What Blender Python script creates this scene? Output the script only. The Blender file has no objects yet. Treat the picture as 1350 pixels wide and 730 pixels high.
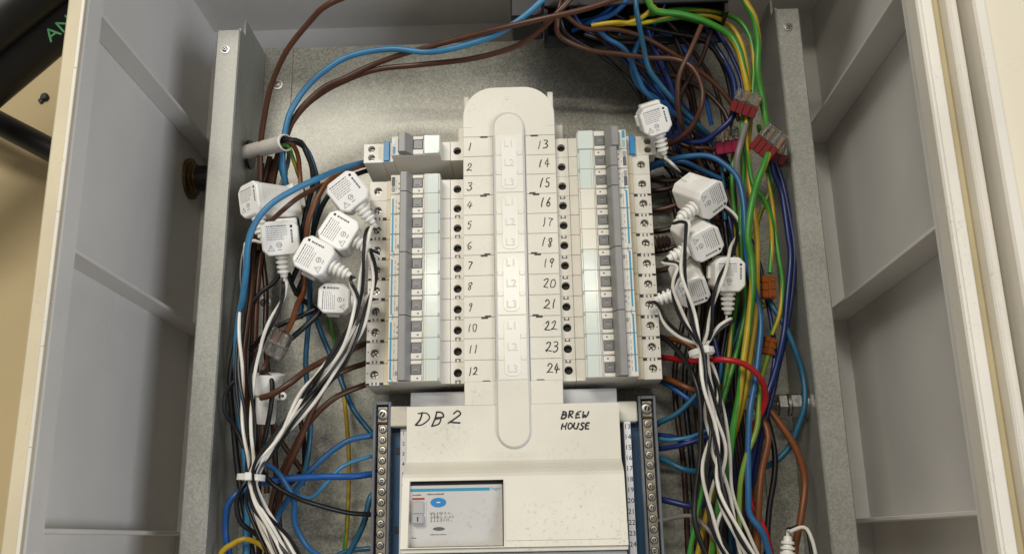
import bpy, bmesh, math, random
from mathutils import Vector, Matrix
random.seed(7)
S = 0.001                                    # everything is laid out in millimetres
scene = bpy.context.scene
COL = scene.collection
# ------------------------------------------------------------------ camera
FPX, CX, CY, DIST = 1240.0, 675.0, 365.0, 813.0
dY = Vector(((715-CX)/FPX, (CY-712)/FPX, -1)).normalized()
dZ = Vector(((593-CX)/FPX, (CY+4050)/FPX, -1)).normalized()
dZ = (dZ - dY*dZ.dot(dY)).normalized()
dX = dY.cross(dZ)
ROT = Matrix((dX, dY, dZ))                   # world = ROT @ camera vector
cam_d = bpy.data.cameras.new('camera')
cam = bpy.data.objects.new('camera', cam_d); COL.objects.link(cam)
cam_d.sensor_width = 36.0; cam_d.lens = FPX/1350*36.0
cam_d.clip_start = 0.02; cam_d.clip_end = 50
cam.matrix_world = Matrix.Translation((0, -DIST*S, 0)) @ ROT.to_4x4()
scene.camera = cam
# ------------------------------------------------------------------ world and lamps
scene.view_settings.view_transform = 'Standard'
scene.view_settings.look = 'None'
scene.view_settings.exposure = -0.14
scene.view_settings.gamma = 1.0
w = bpy.data.worlds.new('World'); scene.world = w; w.use_nodes = True
w.node_tree.nodes['Background'].inputs[0].default_value = (1.0, 0.93, 0.83, 1)
w.node_tree.nodes['Background'].inputs[1].default_value = 0.24
def area(name, loc, target, sx, sy, power, color):
    d = bpy.data.lights.new(name, 'AREA'); d.shape = 'RECTANGLE'; d.size = sx; d.size_y = sy
    d.energy = power; d.color = color
    o = bpy.data.objects.new(name, d); COL.objects.link(o)
    o.location = loc
    o.rotation_euler = (Vector(target)-Vector(loc)).to_track_quat('-Z', 'Y').to_euler()
    return o
area('ceiling_light', (-0.80, -2.3, 1.52), (-0.02, 0, 0.2), 1.0, 0.42, 37, (1.0, 0.95, 0.87))
area('tube_light', (-0.30, -2.4, 0.84), (-0.02, 0, 0.2), 1.5, 0.09, 13, (1.0, 0.94, 0.80))
area('window_light', (1.9, -1.9, -0.45), (-0.1, 0, 0.3), 1.1, 1.1, 35, (0.86, 0.91, 1.0))

# ------------------------------------------------------------------ helpers
def P(px, py, h=0.0):                        # a pixel of the photograph at height h over the back plate -> (X, h, Z) mm
    r = ROT @ Vector(((px-CX)/FPX, (CY-py)/FPX, -1))
    t = (DIST-h)/r.y
    return Vector((r.x*t, h, r.z*t))

def mat(name, col, rough=0.5, metal=0.0, noise=0.0, scale=60, bump=0.0, col2=None, trans=0.0, ior=1.45, coat=0.0, spec=None, dirt=0.0, bscale=None, stretch=None):
    m = bpy.data.materials.new(name); m.use_nodes = True
    nt = m.node_tree; b = nt.nodes['Principled BSDF']
    b.inputs['Base Color'].default_value = (*col, 1)
    b.inputs['Roughness'].default_value = rough
    b.inputs['Metallic'].default_value = metal
    b.inputs['IOR'].default_value = ior
    b.inputs['Transmission Weight'].default_value = trans
    b.inputs['Coat Weight'].default_value = coat
    if spec is not None: b.inputs['Specular IOR Level'].default_value = spec
    if noise > 0 or bump > 0:
        tc = nt.nodes.new('ShaderNodeTexCoord')
        vec = tc.outputs['Object']
        if stretch:
            mp = nt.nodes.new('ShaderNodeMapping'); mp.inputs['Scale'].default_value = stretch
            nt.links.new(vec, mp.inputs[0]); vec = mp.outputs[0]
    if noise > 0:
        n = nt.nodes.new('ShaderNodeTexNoise'); n.inputs['Scale'].default_value = scale; n.inputs['Detail'].default_value = 6
        nt.links.new(vec, n.inputs['Vector'])
        rp = nt.nodes.new('ShaderNodeValToRGB')
        c2 = col2 or tuple(max(0, c*(1-noise)) for c in col)
        rp.color_ramp.elements[0].position = 0.35; rp.color_ramp.elements[0].color = (*c2, 1)
        rp.color_ramp.elements[1].position = 0.65; rp.color_ramp.elements[1].color = (*col, 1)
        nt.links.new(n.outputs['Fac'], rp.inputs[0]); nt.links.new(rp.outputs[0], b.inputs['Base Color'])
        mr = nt.nodes.new('ShaderNodeMapRange')
        mr.inputs['To Min'].default_value = max(0.05, rough-0.08); mr.inputs['To Max'].default_value = min(1, rough+0.08)
        nt.links.new(n.outputs['Fac'], mr.inputs['Value']); nt.links.new(mr.outputs[0], b.inputs['Roughness'])
    if dirt > 0:                             # scuffs, specks and grime
        tcd = nt.nodes.new('ShaderNodeTexCoord')
        big = nt.nodes.new('ShaderNodeTexNoise'); big.inputs['Scale'].default_value = 16; big.inputs['Detail'].default_value = 3
        fine = nt.nodes.new('ShaderNodeTexNoise'); fine.inputs['Scale'].default_value = 330; fine.inputs['Detail'].default_value = 5; fine.inputs['Roughness'].default_value = 0.7
        for q in (big, fine): nt.links.new(tcd.outputs['Object'], q.inputs['Vector'])
        r1 = nt.nodes.new('ShaderNodeMapRange'); r1.inputs['From Min'].default_value = .48; r1.inputs['From Max'].default_value = .72
        r2 = nt.nodes.new('ShaderNodeMapRange'); r2.inputs['From Min'].default_value = .55; r2.inputs['From Max'].default_value = .72
        nt.links.new(big.outputs['Fac'], r1.inputs['Value']); nt.links.new(fine.outputs['Fac'], r2.inputs['Value'])
        ml = nt.nodes.new('ShaderNodeMath'); ml.operation = 'MULTIPLY'; nt.links.new(r1.outputs[0], ml.inputs[0]); nt.links.new(r2.outputs[0], ml.inputs[1])
        m3 = nt.nodes.new('ShaderNodeMath'); m3.operation = 'MULTIPLY'; m3.inputs[1].default_value = dirt; nt.links.new(ml.outputs[0], m3.inputs[0])
        mixc = nt.nodes.new('ShaderNodeMixRGB'); mixc.inputs[2].default_value = (*[c*.38 for c in col], 1); nt.links.new(m3.outputs[0], mixc.inputs[0])
        src = b.inputs['Base Color'].links[0].from_socket if b.inputs['Base Color'].links else None
        if src: nt.links.new(src, mixc.inputs[1])
        else: mixc.inputs[1].default_value = (*col, 1)
        nt.links.new(mixc.outputs[0], b.inputs['Base Color'])
    if bump > 0:
        n2 = nt.nodes.new('ShaderNodeTexNoise'); n2.inputs['Scale'].default_value = bscale or scale*6; n2.inputs['Detail'].default_value = 4
        nt.links.new(vec, n2.inputs['Vector'])
        bp = nt.nodes.new('ShaderNodeBump'); bp.inputs['Strength'].default_value = bump; bp.inputs['Distance'].default_value = 0.0006
        nt.links.new(n2.outputs['Fac'], bp.inputs['Height']); nt.links.new(bp.outputs[0], b.inputs['Normal'])
    return m

def galvanised(name, col, rough, metal, fleck=0.25):
    m = bpy.data.materials.new(name); m.use_nodes = True
    nt = m.node_tree; b = nt.nodes['Principled BSDF']
    b.inputs['Metallic'].default_value = metal
    tc = nt.nodes.new('ShaderNodeTexCoord')
    v = nt.nodes.new('ShaderNodeTexVoronoi'); v.inputs['Scale'].default_value = 650
    nt.links.new(tc.outputs['Object'], v.inputs['Vector'])
    n = nt.nodes.new('ShaderNodeTexNoise'); n.inputs['Scale'].default_value = 14; n.inputs['Detail'].default_value = 8
    nt.links.new(tc.outputs['Object'], n.inputs['Vector'])
    bw = nt.nodes.new('ShaderNodeRGBToBW'); nt.links.new(v.outputs['Color'], bw.inputs[0])
    mx = nt.nodes.new('ShaderNodeMath'); mx.operation = 'MULTIPLY_ADD'; mx.inputs[1].default_value = 0.35
    nt.links.new(bw.outputs[0], mx.inputs[0])
    m2 = nt.nodes.new('ShaderNodeMath'); m2.operation = 'MULTIPLY'; m2.inputs[1].default_value = 0.65
    nt.links.new(n.outputs['Fac'], m2.inputs[0]); nt.links.new(m2.outputs[0], mx.inputs[2])
    rp = nt.nodes.new('ShaderNodeValToRGB')
    rp.color_ramp.elements[0].position = 0.36; rp.color_ramp.elements[0].color = (*[c*(1-fleck) for c in col], 1)
    rp.color_ramp.elements[1].position = 0.64; rp.color_ramp.elements[1].color = (*col, 1)
    nt.links.new(mx.outputs[0], rp.inputs[0]); nt.links.new(rp.outputs[0], b.inputs['Base Color'])
    mr = nt.nodes.new('ShaderNodeMapRange'); mr.inputs['To Min'].default_value = rough-0.10; mr.inputs['To Max'].default_value = rough+0.12
    nt.links.new(mx.outputs[0], mr.inputs['Value']); nt.links.new(mr.outputs[0], b.inputs['Roughness'])
    bp = nt.nodes.new('ShaderNodeBump'); bp.inputs['Strength'].default_value = 0.30; bp.inputs['Distance'].default_value = 0.0006
    nt.links.new(n.outputs['Fac'], bp.inputs['Height']); nt.links.new(bp.outputs[0], b.inputs['Normal'])
    return m

M = {}
M['shell'] = mat('grey_enclosure_plastic', (0.72, 0.70, 0.665), 0.45, noise=0.10, scale=9, bump=0.10, bscale=900, dirt=0.35)
M['rim'] = mat('cream_rim_plastic', (0.66, 0.58, 0.40), 0.5, noise=0.14, scale=14, dirt=0.6)  # cream yellow base, warmer than the grey shell
M['door'] = mat('cream_door_paint', (0.72, 0.66, 0.51), 0.5, noise=0.08, scale=5, dirt=0.5)
M['rim_light'] = mat('off_white_rim_plastic', (0.76, 0.72, 0.63), 0.4, noise=0.10, scale=10, dirt=0.6)
M['seal'] = mat('beige_foam_seal', (0.58, 0.50, 0.31), 0.8, noise=0.15, scale=20)
M['wall'] = mat('painted_wall', (0.60, 0.48, 0.27), 0.7, noise=0.14, scale=4, bump=0.1, bscale=200)
M['galv'] = galvanised('galvanised_steel', (0.41, 0.405, 0.35), 0.42, 0.34, 0.45)
M['galv2'] = galvanised('galvanised_steel_channel', (0.37, 0.37, 0.335), 0.42, 0.36, 0.26)
M['cover'] = mat('cream_cover_plastic', (0.74, 0.71, 0.61), 0.38, noise=0.09, scale=22, bump=0.06, bscale=1200, dirt=0.8)
M['slide'] = mat('translucent_slide_plastic', (0.80, 0.775, 0.69), 0.2, noise=0.04, scale=30)
M['emboss'] = mat('pale_embossed_plastic', (0.82, 0.80, 0.73), 0.2)
M['mcb'] = mat('off_white_breaker_plastic', (0.74, 0.71, 0.635), 0.36, noise=0.08, scale=60, dirt=0.5)
M['mcb2'] = mat('yellowed_breaker_plastic', (0.72, 0.64, 0.46), 0.42, noise=0.08, scale=60)
M['window'] = mat('pale_green_label_window', (0.62, 0.69, 0.635), 0.13, noise=0.10, scale=40, col2=(0.70, 0.71, 0.62), bump=0.10, bscale=120)
M['window_white'] = mat('white_label_window', (0.76, 0.73, 0.62), 0.2, noise=0.04, scale=40)
M['teal'] = mat('teal_window_edge', (0.30, 0.47, 0.46), 0.2)
M['toggle'] = mat('dark_grey_toggle', (0.27, 0.268, 0.26), 0.36, noise=0.15, scale=80)
M['indicator'] = mat('grey_indicator', (0.16, 0.16, 0.16), 0.3)
M['blue_print'] = mat('blue_printed_line', (0.03, 0.27, 0.42), 0.4)
M['blue_label'] = mat('blue_label', (0.02, 0.22, 0.50), 0.35)
M['black'] = mat('black_plastic', (0.012, 0.012, 0.013), 0.4)
M['hole'] = mat('hole_shade_screw', (0.006, 0.006, 0.006), 0.6)  # near-black, so the screw colour carries the shade of the deep hole
M['steel'] = mat('zinc_screw_steel', (0.50, 0.49, 0.46), 0.36, 1.0, noise=0.25, scale=300)
M['slot'] = mat('screw_slot', (0.03, 0.03, 0.03), 0.6)
M['ink'] = mat('black_marker_ink', (0.015, 0.014, 0.02), 0.5)
M['print'] = mat('grey_print_ink', (0.10, 0.10, 0.11), 0.5)
M['lightprint'] = mat('faint_print_ink', (0.33, 0.32, 0.30), 0.5)
M['chassis'] = mat('pale_lilac_chassis', (0.55, 0.55, 0.57), 0.4, noise=0.05, scale=20)
M['bluebar'] = mat('dark_blue_carrier', (0.015, 0.085, 0.19), 0.4, noise=0.2, scale=40)
M['barcase'] = mat('smoky_bar_casing', (0.20, 0.22, 0.255), 0.2, noise=0.2, scale=60)
M['brass'] = mat('tinned_brass_bar', (0.34, 0.31, 0.255), 0.42, 0.9, noise=0.35, scale=120)
M['goldbrass'] = mat('old_brass', (0.20, 0.13, 0.05), 0.4, 0.8, noise=0.3, scale=60)
M['copper'] = mat('copper_contact', (0.70, 0.38, 0.22), 0.3, 0.9)
M['white'] = mat('white_sensor_plastic', (0.86, 0.845, 0.80), 0.35, noise=0.05, scale=30, dirt=0.4)
M['paper'] = mat('white_sensor_face', (0.90, 0.89, 0.86), 0.30, noise=0.04, scale=40)
M['strip'] = mat('white_number_strip', (0.78, 0.78, 0.80), 0.4)
M['sheath'] = mat('grey_white_sheath', (0.64, 0.60, 0.55), 0.5, noise=0.12, scale=90)
M['nylon'] = mat('white_nylon', (0.75, 0.74, 0.70), 0.3)
M['red'] = mat('red_connector', (0.27, 0.035, 0.035), 0.3, trans=0.3)
M['pink'] = mat('crimson_connector', (0.36, 0.03, 0.08), 0.25, trans=0.2)
M['clear'] = mat('clear_connector', (0.90, 0.88, 0.85), 0.05, trans=0.95, ior=1.25)
M['orange'] = mat('orange_connector', (0.30, 0.075, 0.008), 0.35, trans=0.25)
M['switchface'] = mat('switch_face_plastic', (0.58, 0.57, 0.55), 0.3, noise=0.03, scale=30, dirt=0.8)
M['lever'] = mat('grey_switch_lever', (0.42, 0.42, 0.42), 0.4)
M['redprint'] = mat('red_print', (0.36, 0.06, 0.05), 0.4)
M['green_ink'] = mat('green_letters', (0.02, 0.20, 0.06), 0.5)
WC = {'blue': (0.022, 0.12, 0.29), 'lightblue': (0.040, 0.20, 0.38), 'navy': (0.009, 0.022, 0.12), 'royal': (0.012, 0.095, 0.34),
      'teal': (0.015, 0.10, 0.18), 'brown': (0.080, 0.030, 0.014), 'darkbrown': (0.034, 0.014, 0.009), 'copperbrown': (0.19, 0.060, 0.018),
      'black': (0.008, 0.008, 0.009), 'white': (0.78, 0.75, 0.68), 'grey': (0.20, 0.19, 0.18), 'red': (0.42, 0.010, 0.016),
      'green': (0.05, 0.26, 0.03), 'yellow': (0.50, 0.34, 0.015), 'lime': (0.18, 0.30, 0.035)}
for k, c in WC.items():
    M['w_'+k] = mat(k+'_wire_insulation', c, 0.36, noise=0.18, scale=70, bump=0.05, bscale=500)

def box_data(x0, x1, h0, h1, z0, z1, c=0.0):
    bm = bmesh.new()
    vs = [bm.verts.new(v) for v in ((x0,h0,z0),(x1,h0,z0),(x1,h1,z0),(x0,h1,z0),(x0,h0,z1),(x1,h0,z1),(x1,h1,z1),(x0,h1,z1))]
    for f in ((0,1,2,3),(4,5,6,7),(0,1,5,4),(1,2,6,5),(2,3,7,6),(3,0,4,7)): bm.faces.new([vs[i] for i in f])
    if c > 0:
        c = min(c, 0.45*min(abs(x1-x0), abs(h1-h0), abs(z1-z0)))
        bmesh.ops.bevel(bm, geom=list(bm.edges), offset=c, segments=1, affect='EDGES', profile=0.5)
    bm.verts.index_update()
    out = [v.co.copy() for v in bm.verts], [[v.index for v in f.verts] for f in bm.faces]
    bm.free(); return out

class MB:                                    # collects shapes in (X, h, Z) millimetres and links them as one mesh object
    def __init__(s): s.v = []; s.f = []; s.m = []; s.mats = []
    def mi(s, name):
        if name not in s.mats: s.mats.append(name)
        return s.mats.index(name)
    def add(s, vs, fs, m, xf=None):
        o = len(s.v); i = s.mi(m)
        s.v += [xf(v) if xf else Vector(v) for v in vs]
        for f in fs: s.f.append([o+k for k in f]); s.m.append(i)
        return s
    def box(s, x0, x1, h0, h1, z0, z1, m, c=0.0, xf=None):
        v, f = box_data(x0, x1, h0, h1, z0, z1, c); return s.add(v, f, m, xf)
    def prism(s, pts, h0, h1, m, xf=None, c=0.0):   # polygon in (X, Z) pushed from h0 to h1, with a chamfer at the front
        n = len(pts); vs = [(p[0],h0,p[1]) for p in pts]
        fs = [list(range(n))]
        if c > 0:
            cx = sum(p[0] for p in pts)/n; cz = sum(p[1] for p in pts)/n
            r = max(math.hypot(p[0]-cx,p[1]-cz) for p in pts); k = 1-c/r
            vs += [(p[0],h1-c,p[1]) for p in pts] + [(cx+(p[0]-cx)*k,h1,cz+(p[1]-cz)*k) for p in pts]
            rows = 2
        else:
            vs += [(p[0],h1,p[1]) for p in pts]; rows = 1
        for r_ in range(rows):
            for i in range(n):
                j = (i+1) % n; fs.append([r_*n+i, r_*n+j, (r_+1)*n+j, (r_+1)*n+i])
        fs.append([rows*n+i for i in range(n)])
        return s.add(vs, fs, m, xf)
    def lathe(s, prof, m, base, axis, n=20, closed=True):   # prof = [(radius, distance along axis)]
        a = Vector(axis).normalized(); u = a.orthogonal().normalized(); v = a.cross(u); b = Vector(base)
        vs = []; fs = []
        for r, t in prof:
            for k in range(n):
                an = 2*math.pi*k/n
                vs.append(b + a*t + (u*math.cos(an)+v*math.sin(an))*r)
        for i in range(len(prof)-1):
            for k in range(n):
                j = (k+1) % n; fs.append([i*n+k, i*n+j, (i+1)*n+j, (i+1)*n+k])
        if closed: fs.append(list(range(n))); fs.append([(len(prof)-1)*n+k for k in range(n)])
        return s.add(vs, fs, m)
    def tube(s, pts, r, m, n=8, step=4.0, m2=None, twist=60.0, phase=0.0, flat=1.0):
        pts = resample([Vector(p) for p in pts], step)
        if len(pts) < 2: return s
        vs = []; fs = []; N = len(pts)
        t = (pts[1]-pts[0]).normalized(); u = t.orthogonal().normalized()
        run = 0.0; stripe = []
        for i, p in enumerate(pts):
            t2 = ((pts[min(i+1,N-1)]-pts[max(i-1,0)])).normalized()
            u = (u - t2*u.dot(t2)).normalized(); v = t2.cross(u)
            if i: run += (p-pts[i-1]).length
            tw = phase + (run/twist*2*math.pi if m2 else 0)
            for k in range(n):
                an = 2*math.pi*k/n + tw
                vs.append(p + (u*math.cos(an)+v*math.sin(an))*r)
        o = len(s.v); i1 = s.mi(m); i2 = s.mi(m2) if m2 else i1
        s.v += vs
        for i in range(N-1):
            for k in range(n):
                j = (k+1) % n
                s.f.append([o+i*n+k, o+i*n+j, o+(i+1)*n+j, o+(i+1)*n+k]); s.m.append(i2 if (m2 and k < n*0.28) else i1)
        s.f.append([o+k for k in range(n)]); s.m.append(i1)
        s.f.append([o+(N-1)*n+k for k in range(n)]); s.m.append(i1)
        return s
    def hole_face(s, x0, x1, z0, z1, h, cx, cz, r, depth, m, seg=4):   # a front face with a real round hole
        cor = [(x0,z0),(x1,z0),(x1,z1),(x0,z1)]; outer = []
        for a in range(4):
            p, q = cor[a], cor[(a+1) % 4]
            for k in range(seg): outer.append((p[0]+(q[0]-p[0])*k/seg, p[1]+(q[1]-p[1])*k/seg))
        n = len(outer); inner = []
        for p in outer:
            d = math.hypot(p[0]-cx, p[1]-cz); inner.append((cx+(p[0]-cx)/d*r, cz+(p[1]-cz)/d*r))
        vs = [(p[0],h,p[1]) for p in outer] + [(p[0],h,p[1]) for p in inner] + [(p[0],h-depth,p[1]) for p in inner]
        fs = []
        for r_ in range(2):
            for i in range(n):
                j = (i+1) % n; fs.append([r_*n+i, r_*n+j, (r_+1)*n+j, (r_+1)*n+i])
        fs.append([2*n+i for i in range(n)])
        return s.add(vs, fs, m)
    def open_box(s, x0, x1, h0, h1, z0, z1, m):        # no front face
        vs = [(x0,h0,z0),(x1,h0,z0),(x1,h1,z0),(x0,h1,z0),(x0,h0,z1),(x1,h0,z1),(x1,h1,z1),(x0,h1,z1)]
        return s.add(vs, [(0,1,2,3),(4,5,6,7),(0,1,5,4),(1,2,6,5),(3,0,4,7)], m)
    def build(s, name, parent=None, smooth=False, org=None):
        if parent is not None: o = Vector(parent['mm'])
        else: o = Vector(org) if org is not None else Vector((0,0,0))
        bm = bmesh.new()
        vs = [bm.verts.new(((v[0]-o[0])*S, -(v[1]-o[1])*S, (v[2]-o[2])*S)) for v in s.v]
        for f, mi in zip(s.f, s.m):
            try:
                fc = bm.faces.new([vs[i] for i in f]); fc.material_index = mi; fc.smooth = smooth
            except ValueError: pass
        bmesh.ops.recalc_face_normals(bm, faces=bm.faces)
        me = bpy.data.meshes.new(name); bm.to_mesh(me); bm.free()
        for k in s.mats: me.materials.append(M[k])
        if smooth:
            try: me.set_sharp_from_angle(angle=math.radians(38))
            except Exception: pass
        ob = bpy.data.objects.new(name, me); COL.objects.link(ob); ob['mm'] = o
        if parent is not None: ob.parent = parent
        else: ob.location = (o[0]*S, -o[1]*S, o[2]*S)
        return ob

def resample(pts, step):                     # Catmull-Rom through the points
    if len(pts) == 2: 
        n = max(1, int((pts[1]-pts[0]).length/step)); return [pts[0].lerp(pts[1], i/n) for i in range(n+1)]
    q = [pts[0]*2-pts[1]] + pts + [pts[-1]*2-pts[-2]]
    out = []
    for i in range(1, len(q)-2):
        a, b, c, d = q[i-1], q[i], q[i+1], q[i+2]
        n = max(2, int((c-b).length/step))
        for k in range(n):
            t = k/n
            out.append(0.5*((2*b)+(c-a)*t+(2*a-5*b+4*c-d)*t*t+(3*b-a-3*c+d)*t*t*t))
    out.append(pts[-1]); return out

def tag(o, label=None, cat=None, group=None, kind=None):
    if label: o['label'] = label
    if cat: o['category'] = cat
    if group: o['group'] = group
    if kind: o['kind'] = kind
    return o
def thing(name, label, cat, mm=(0,0,0), group=None):
    o = bpy.data.objects.new(name, None); COL.objects.link(o); o.empty_display_size = 0.01
    o['mm'] = Vector(mm); o.location = (mm[0]*S, -mm[1]*S, mm[2]*S)
    return tag(o, label, cat, group)
def copy_tree(o, parent=None):
    c = o.copy(); COL.objects.link(c); c.parent = parent
    for ch in list(o.children): copy_tree(ch, c)
    return c
FONT_CACHE = {}
def text(mb, s, x, z, h, size, m, ext=0.1, rot=0.0, align='CENTER', xf=None):   # flat lettering standing on the face at height h
    key = s
    if key not in FONT_CACHE:
        cu = bpy.data.curves.new('lettering', 'FONT'); cu.body = s; cu.align_x = 'CENTER'; cu.align_y = 'CENTER'; cu.resolution_u = 2
        cu.size = 1.0; cu.extrude = 0.02
        ob = bpy.data.objects.new('lettering', cu); COL.objects.link(ob)
        dg = bpy.context.evaluated_depsgraph_get()
        me = bpy.data.meshes.new_from_object(ob.evaluated_get(dg))
        FONT_CACHE[key] = ([v.co.copy() for v in me.vertices], [list(p.vertices) for p in me.polygons])
        bpy.data.objects.remove(ob); bpy.data.curves.remove(cu); bpy.data.meshes.remove(me)
    vs, fs = FONT_CACHE[key]
    c, sn = math.cos(rot), math.sin(rot)
    out = [(x+(v.x*c-v.y*sn)*size, h+v.z/0.02*ext, z+(v.x*sn+v.y*c)*size) for v in vs]
    return mb.add(out, fs, m, xf)

# handwriting: strokes in a unit box (x right, y up)
GL = {
 '0': [[(.5,.95),(.2,.8),(.1,.4),(.3,.05),(.6,.1),(.8,.45),(.7,.85),(.45,.95)]],
 '1': [[(.5,1),(.45,.5),(.42,0)]],
 '2': [[(.1,.75),(.3,.98),(.6,.9),(.6,.6),(.3,.25),(.05,.05)],[(.05,.05),(.4,.1),(.85,.03)]],
 '3': [[(.15,.92),(.5,1),(.65,.8),(.35,.55)],[(.35,.55),(.7,.45),(.7,.15),(.35,0),(.1,.1)]],
 '4': [[(.45,1),(.1,.45),(.9,.45)],[(.6,.8),(.5,.0)]],
 '5': [[(.65,.97),(.25,.93),(.2,.6)],[(.2,.6),(.55,.55),(.65,.25),(.4,.0),(.12,.08)]],
 '6': [[(.55,1),(.2,.6),(.15,.2),(.4,0),(.65,.2),(.5,.45),(.2,.3)]],
 '7': [[(.1,.92),(.4,.95),(.75,.92)],[(.75,.92),(.5,.5),(.35,0)]],
 '8': [[(.6,.9),(.3,.98),(.2,.75),(.5,.5),(.65,.2),(.4,0),(.2,.2),(.45,.5),(.65,.8),(.55,.93)]],
 '9': [[(.6,.85),(.35,.98),(.2,.75),(.4,.55),(.62,.8)],[(.62,.85),(.55,.4),(.45,0)]],
 'D': [[(.15,.95),(.1,.5),(.05,0)],[(-.05,.9),(.5,.95),(.85,.6),(.55,.15),(.05,0)]],
 'B': [[(.15,1),(.1,.5),(.08,0)],[(.1,.95),(.55,.95),(.6,.7),(.2,.52)],[(.2,.52),(.65,.45),(.6,.1),(.08,0)]],
 'R': [[(.15,1),(.1,.5),(.08,0)],[(.05,.95),(.6,.95),(.55,.6),(.15,.5)],[(.2,.5),(.5,.25),(.75,0)]],
 'E': [[(.7,.95),(.2,.9),(.12,.5),(.1,.05)],[(.1,.05),(.4,.02),(.75,.05)],[(.15,.5),(.6,.53)]],
 'W': [[(.05,.95),(.12,.5),(.2,.05)],[(.2,.05),(.4,.55),(.5,.1)],[(.5,.1),(.7,.5),(.85,1)]],
 'H': [[(.1,1),(.1,.5),(.08,0)],[(.1,.5),(.7,.52)],[(.75,1),(.7,.5),(.7,0)]],
 'O': [[(.5,.95),(.15,.7),(.15,.25),(.5,0),(.8,.3),(.75,.75),(.45,.95)]],
 'U': [[(.1,1),(.1,.4),(.35,.02),(.7,.2),(.75,.95)]],
 'S': [[(.7,.92),(.35,.98),(.2,.75),(.5,.52),(.7,.25),(.45,0),(.1,.08)]],
}
def ink(mb, s, x, z, hfun, w, ht, r=0.42, slant=0.12, gap=1.0):
    for ch in s:
        if ch != ' ':
            dz = random.uniform(-.04,.04)*ht
            for st in GL[ch]:
                pts = [Vector((x+(p[0]+slant*(p[1]-.5)+random.uniform(-.09,.09))*w, 0, z+(p[1]+random.uniform(-.07,.07))*ht+dz)) for p in st]
                for p in pts: p.y = hfun(p.z)
                mb.tube(pts, r*random.uniform(.78,1.18), 'ink', n=6, step=0.5)
        x += w*gap

# ================================================================== SETTING
mb = MB(); mb.box(-1400, 1100, -130, -95, -700, 1100, 'wall'); wl = mb.build('wall'); tag(wl, kind='structure')

# ================================================================== ENCLOSURE
enc = thing('electrical_enclosure', 'open grey plastic distribution enclosure with ribbed sides and cream door', 'enclosure', (-23, -60, -120))
ZB, ZT, HB = -120, 520, -60
MB().box(-336, 298, HB-4, HB, ZB, ZT+4, 'shell').build('back_panel', enc)
MB().box(-336, 298, HB, 236, ZT, ZT+5, 'shell').build('top_panel', enc)
for sx, lip, rec in ((-1, -311, -331), (1, 265, 292)):
    MB().box(min(rec, rec+sx*4), max(rec, rec+sx*4), HB, 212, ZB, ZT, 'shell').build('side_panel', enc)
    MB().box(min(lip, lip+sx*11.5), max(lip, lip+sx*11.5), 212, 234, ZB, ZT, 'shell', 1.5).build('front_flange', enc)
    for z in (375, 194, 10):
        rb = MB()
        a, b = min(lip+sx*1.0, rec), max(lip+sx*1.0, rec)
        rb.box(a, b, HB, 211.5, z, z+3.2, 'shell', 0.6)
        rb.build('rib', enc)
# back wall of the channel side: gland with cable on the left
gl = MB(); gp = P(258, 236, 40); ax = Vector((1, 0, 0)); gb = Vector((P(250, 236, -25).x, -25, P(250, 236, -25).z))
gl.lathe([(17,-24),(17,0)],'shell',gb,ax,24)
gl.lathe([(16,0),(17,1),(17,6),(14,7),(13,9)], 'goldbrass', gb, ax, 6)
gl.lathe([(20,0),(20,3),(13,4)], 'goldbrass', gb, ax, 24)
gl.lathe([(12.5,8),(12.5,60)], 'black', gb, ax, 16)
gland = gl.build('cable_gland', org=gb); tag(gland, 'old brass cable gland with black cable in left side wall behind steel channel', 'cable gland')
# rim left
r = MB(); r.box(-323, -311, 234, 240, ZB, ZT, 'rim', 1.5); r.build('rim', enc)
r = MB()
zz = ZB
while zz < ZT:                                # chipped pale paint line along the inner edge
    l = random.uniform(60, 130); r.box(-312.8-random.uniform(0,.3), -310.6+random.uniform(0,.2), 239.0, 240.5, zz, zz+l, 'rim_light', 0.3); zz += l+random.uniform(.1, .3)
r.build('rim_edge', enc)
# rim right: ridges and seal channel, then the gap and the open door
r = MB()
r.box(262, 265.8, 225, 242, ZB, ZT, 'rim_light', 1.2)
r.box(266.3, 274.5, 225, 238.5, ZB, ZT, 'rim_light', 1.0)
r.build('rim', enc)
s_ = MB(); s_.box(274.7, 282.0, 222, 233, ZB, ZT, 'seal', 1.8); s_.build('seal', enc)
r = MB(); r.box(282.2, 285.0, 222, 242, ZB, ZT, 'rim_light', 1.2); r.box(285.1, 292, 216, 236, ZB, ZT, 'rim_light', .5); r.build('rim_edge', enc)
d = MB(); d.box(298, 306.5, 200, 246, ZB, ZT, 'rim_light', 1.5)
d.box(306.6, 560, 200, 240, ZB, ZT, 'door', 1.0); d.build('door', enc)
# ================================================================== STEEL MOUNTING FRAME
fr = thing('mounting_frame', 'galvanised steel back plate between two upright steel channels inside the enclosure', 'mounting plate', (-20, -55, -120))
MB().box(-231, 204, -3, 0, ZB, 464, 'galv').build('back_plate', fr)
def channel(sx, xf0, xf1, xin, ztop):
    c = MB()
    a, b = min(xf0, xf1), max(xf0, xf1)
    c.box(a, b, 74.0, 77, ZB, ztop, 'galv2', 1.1)                                  # front face
    c.box(min(xin, xin-sx*-2), max(xin, xin-sx*-2), -3, 74.4, ZB, ztop+2, 'galv2')         # inner web
    c.box(min(xin, xin-sx*-2), max(xin, xin-sx*-2), -3, 62, ztop+2, ztop+17, 'galv2')
    f = c.build('channel', fr)
    e = MB(); x1 = xin-sx*27
    e.box(min(xin, x1), max(xin, x1), -1.5, 1.5, ZB, 464, 'galv', 0.3); e.build('channel_flange', fr)
channel(-1, -276.6, -256, -256, 441)
channel(1, 236, 215.5, 215.5, 444)
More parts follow.
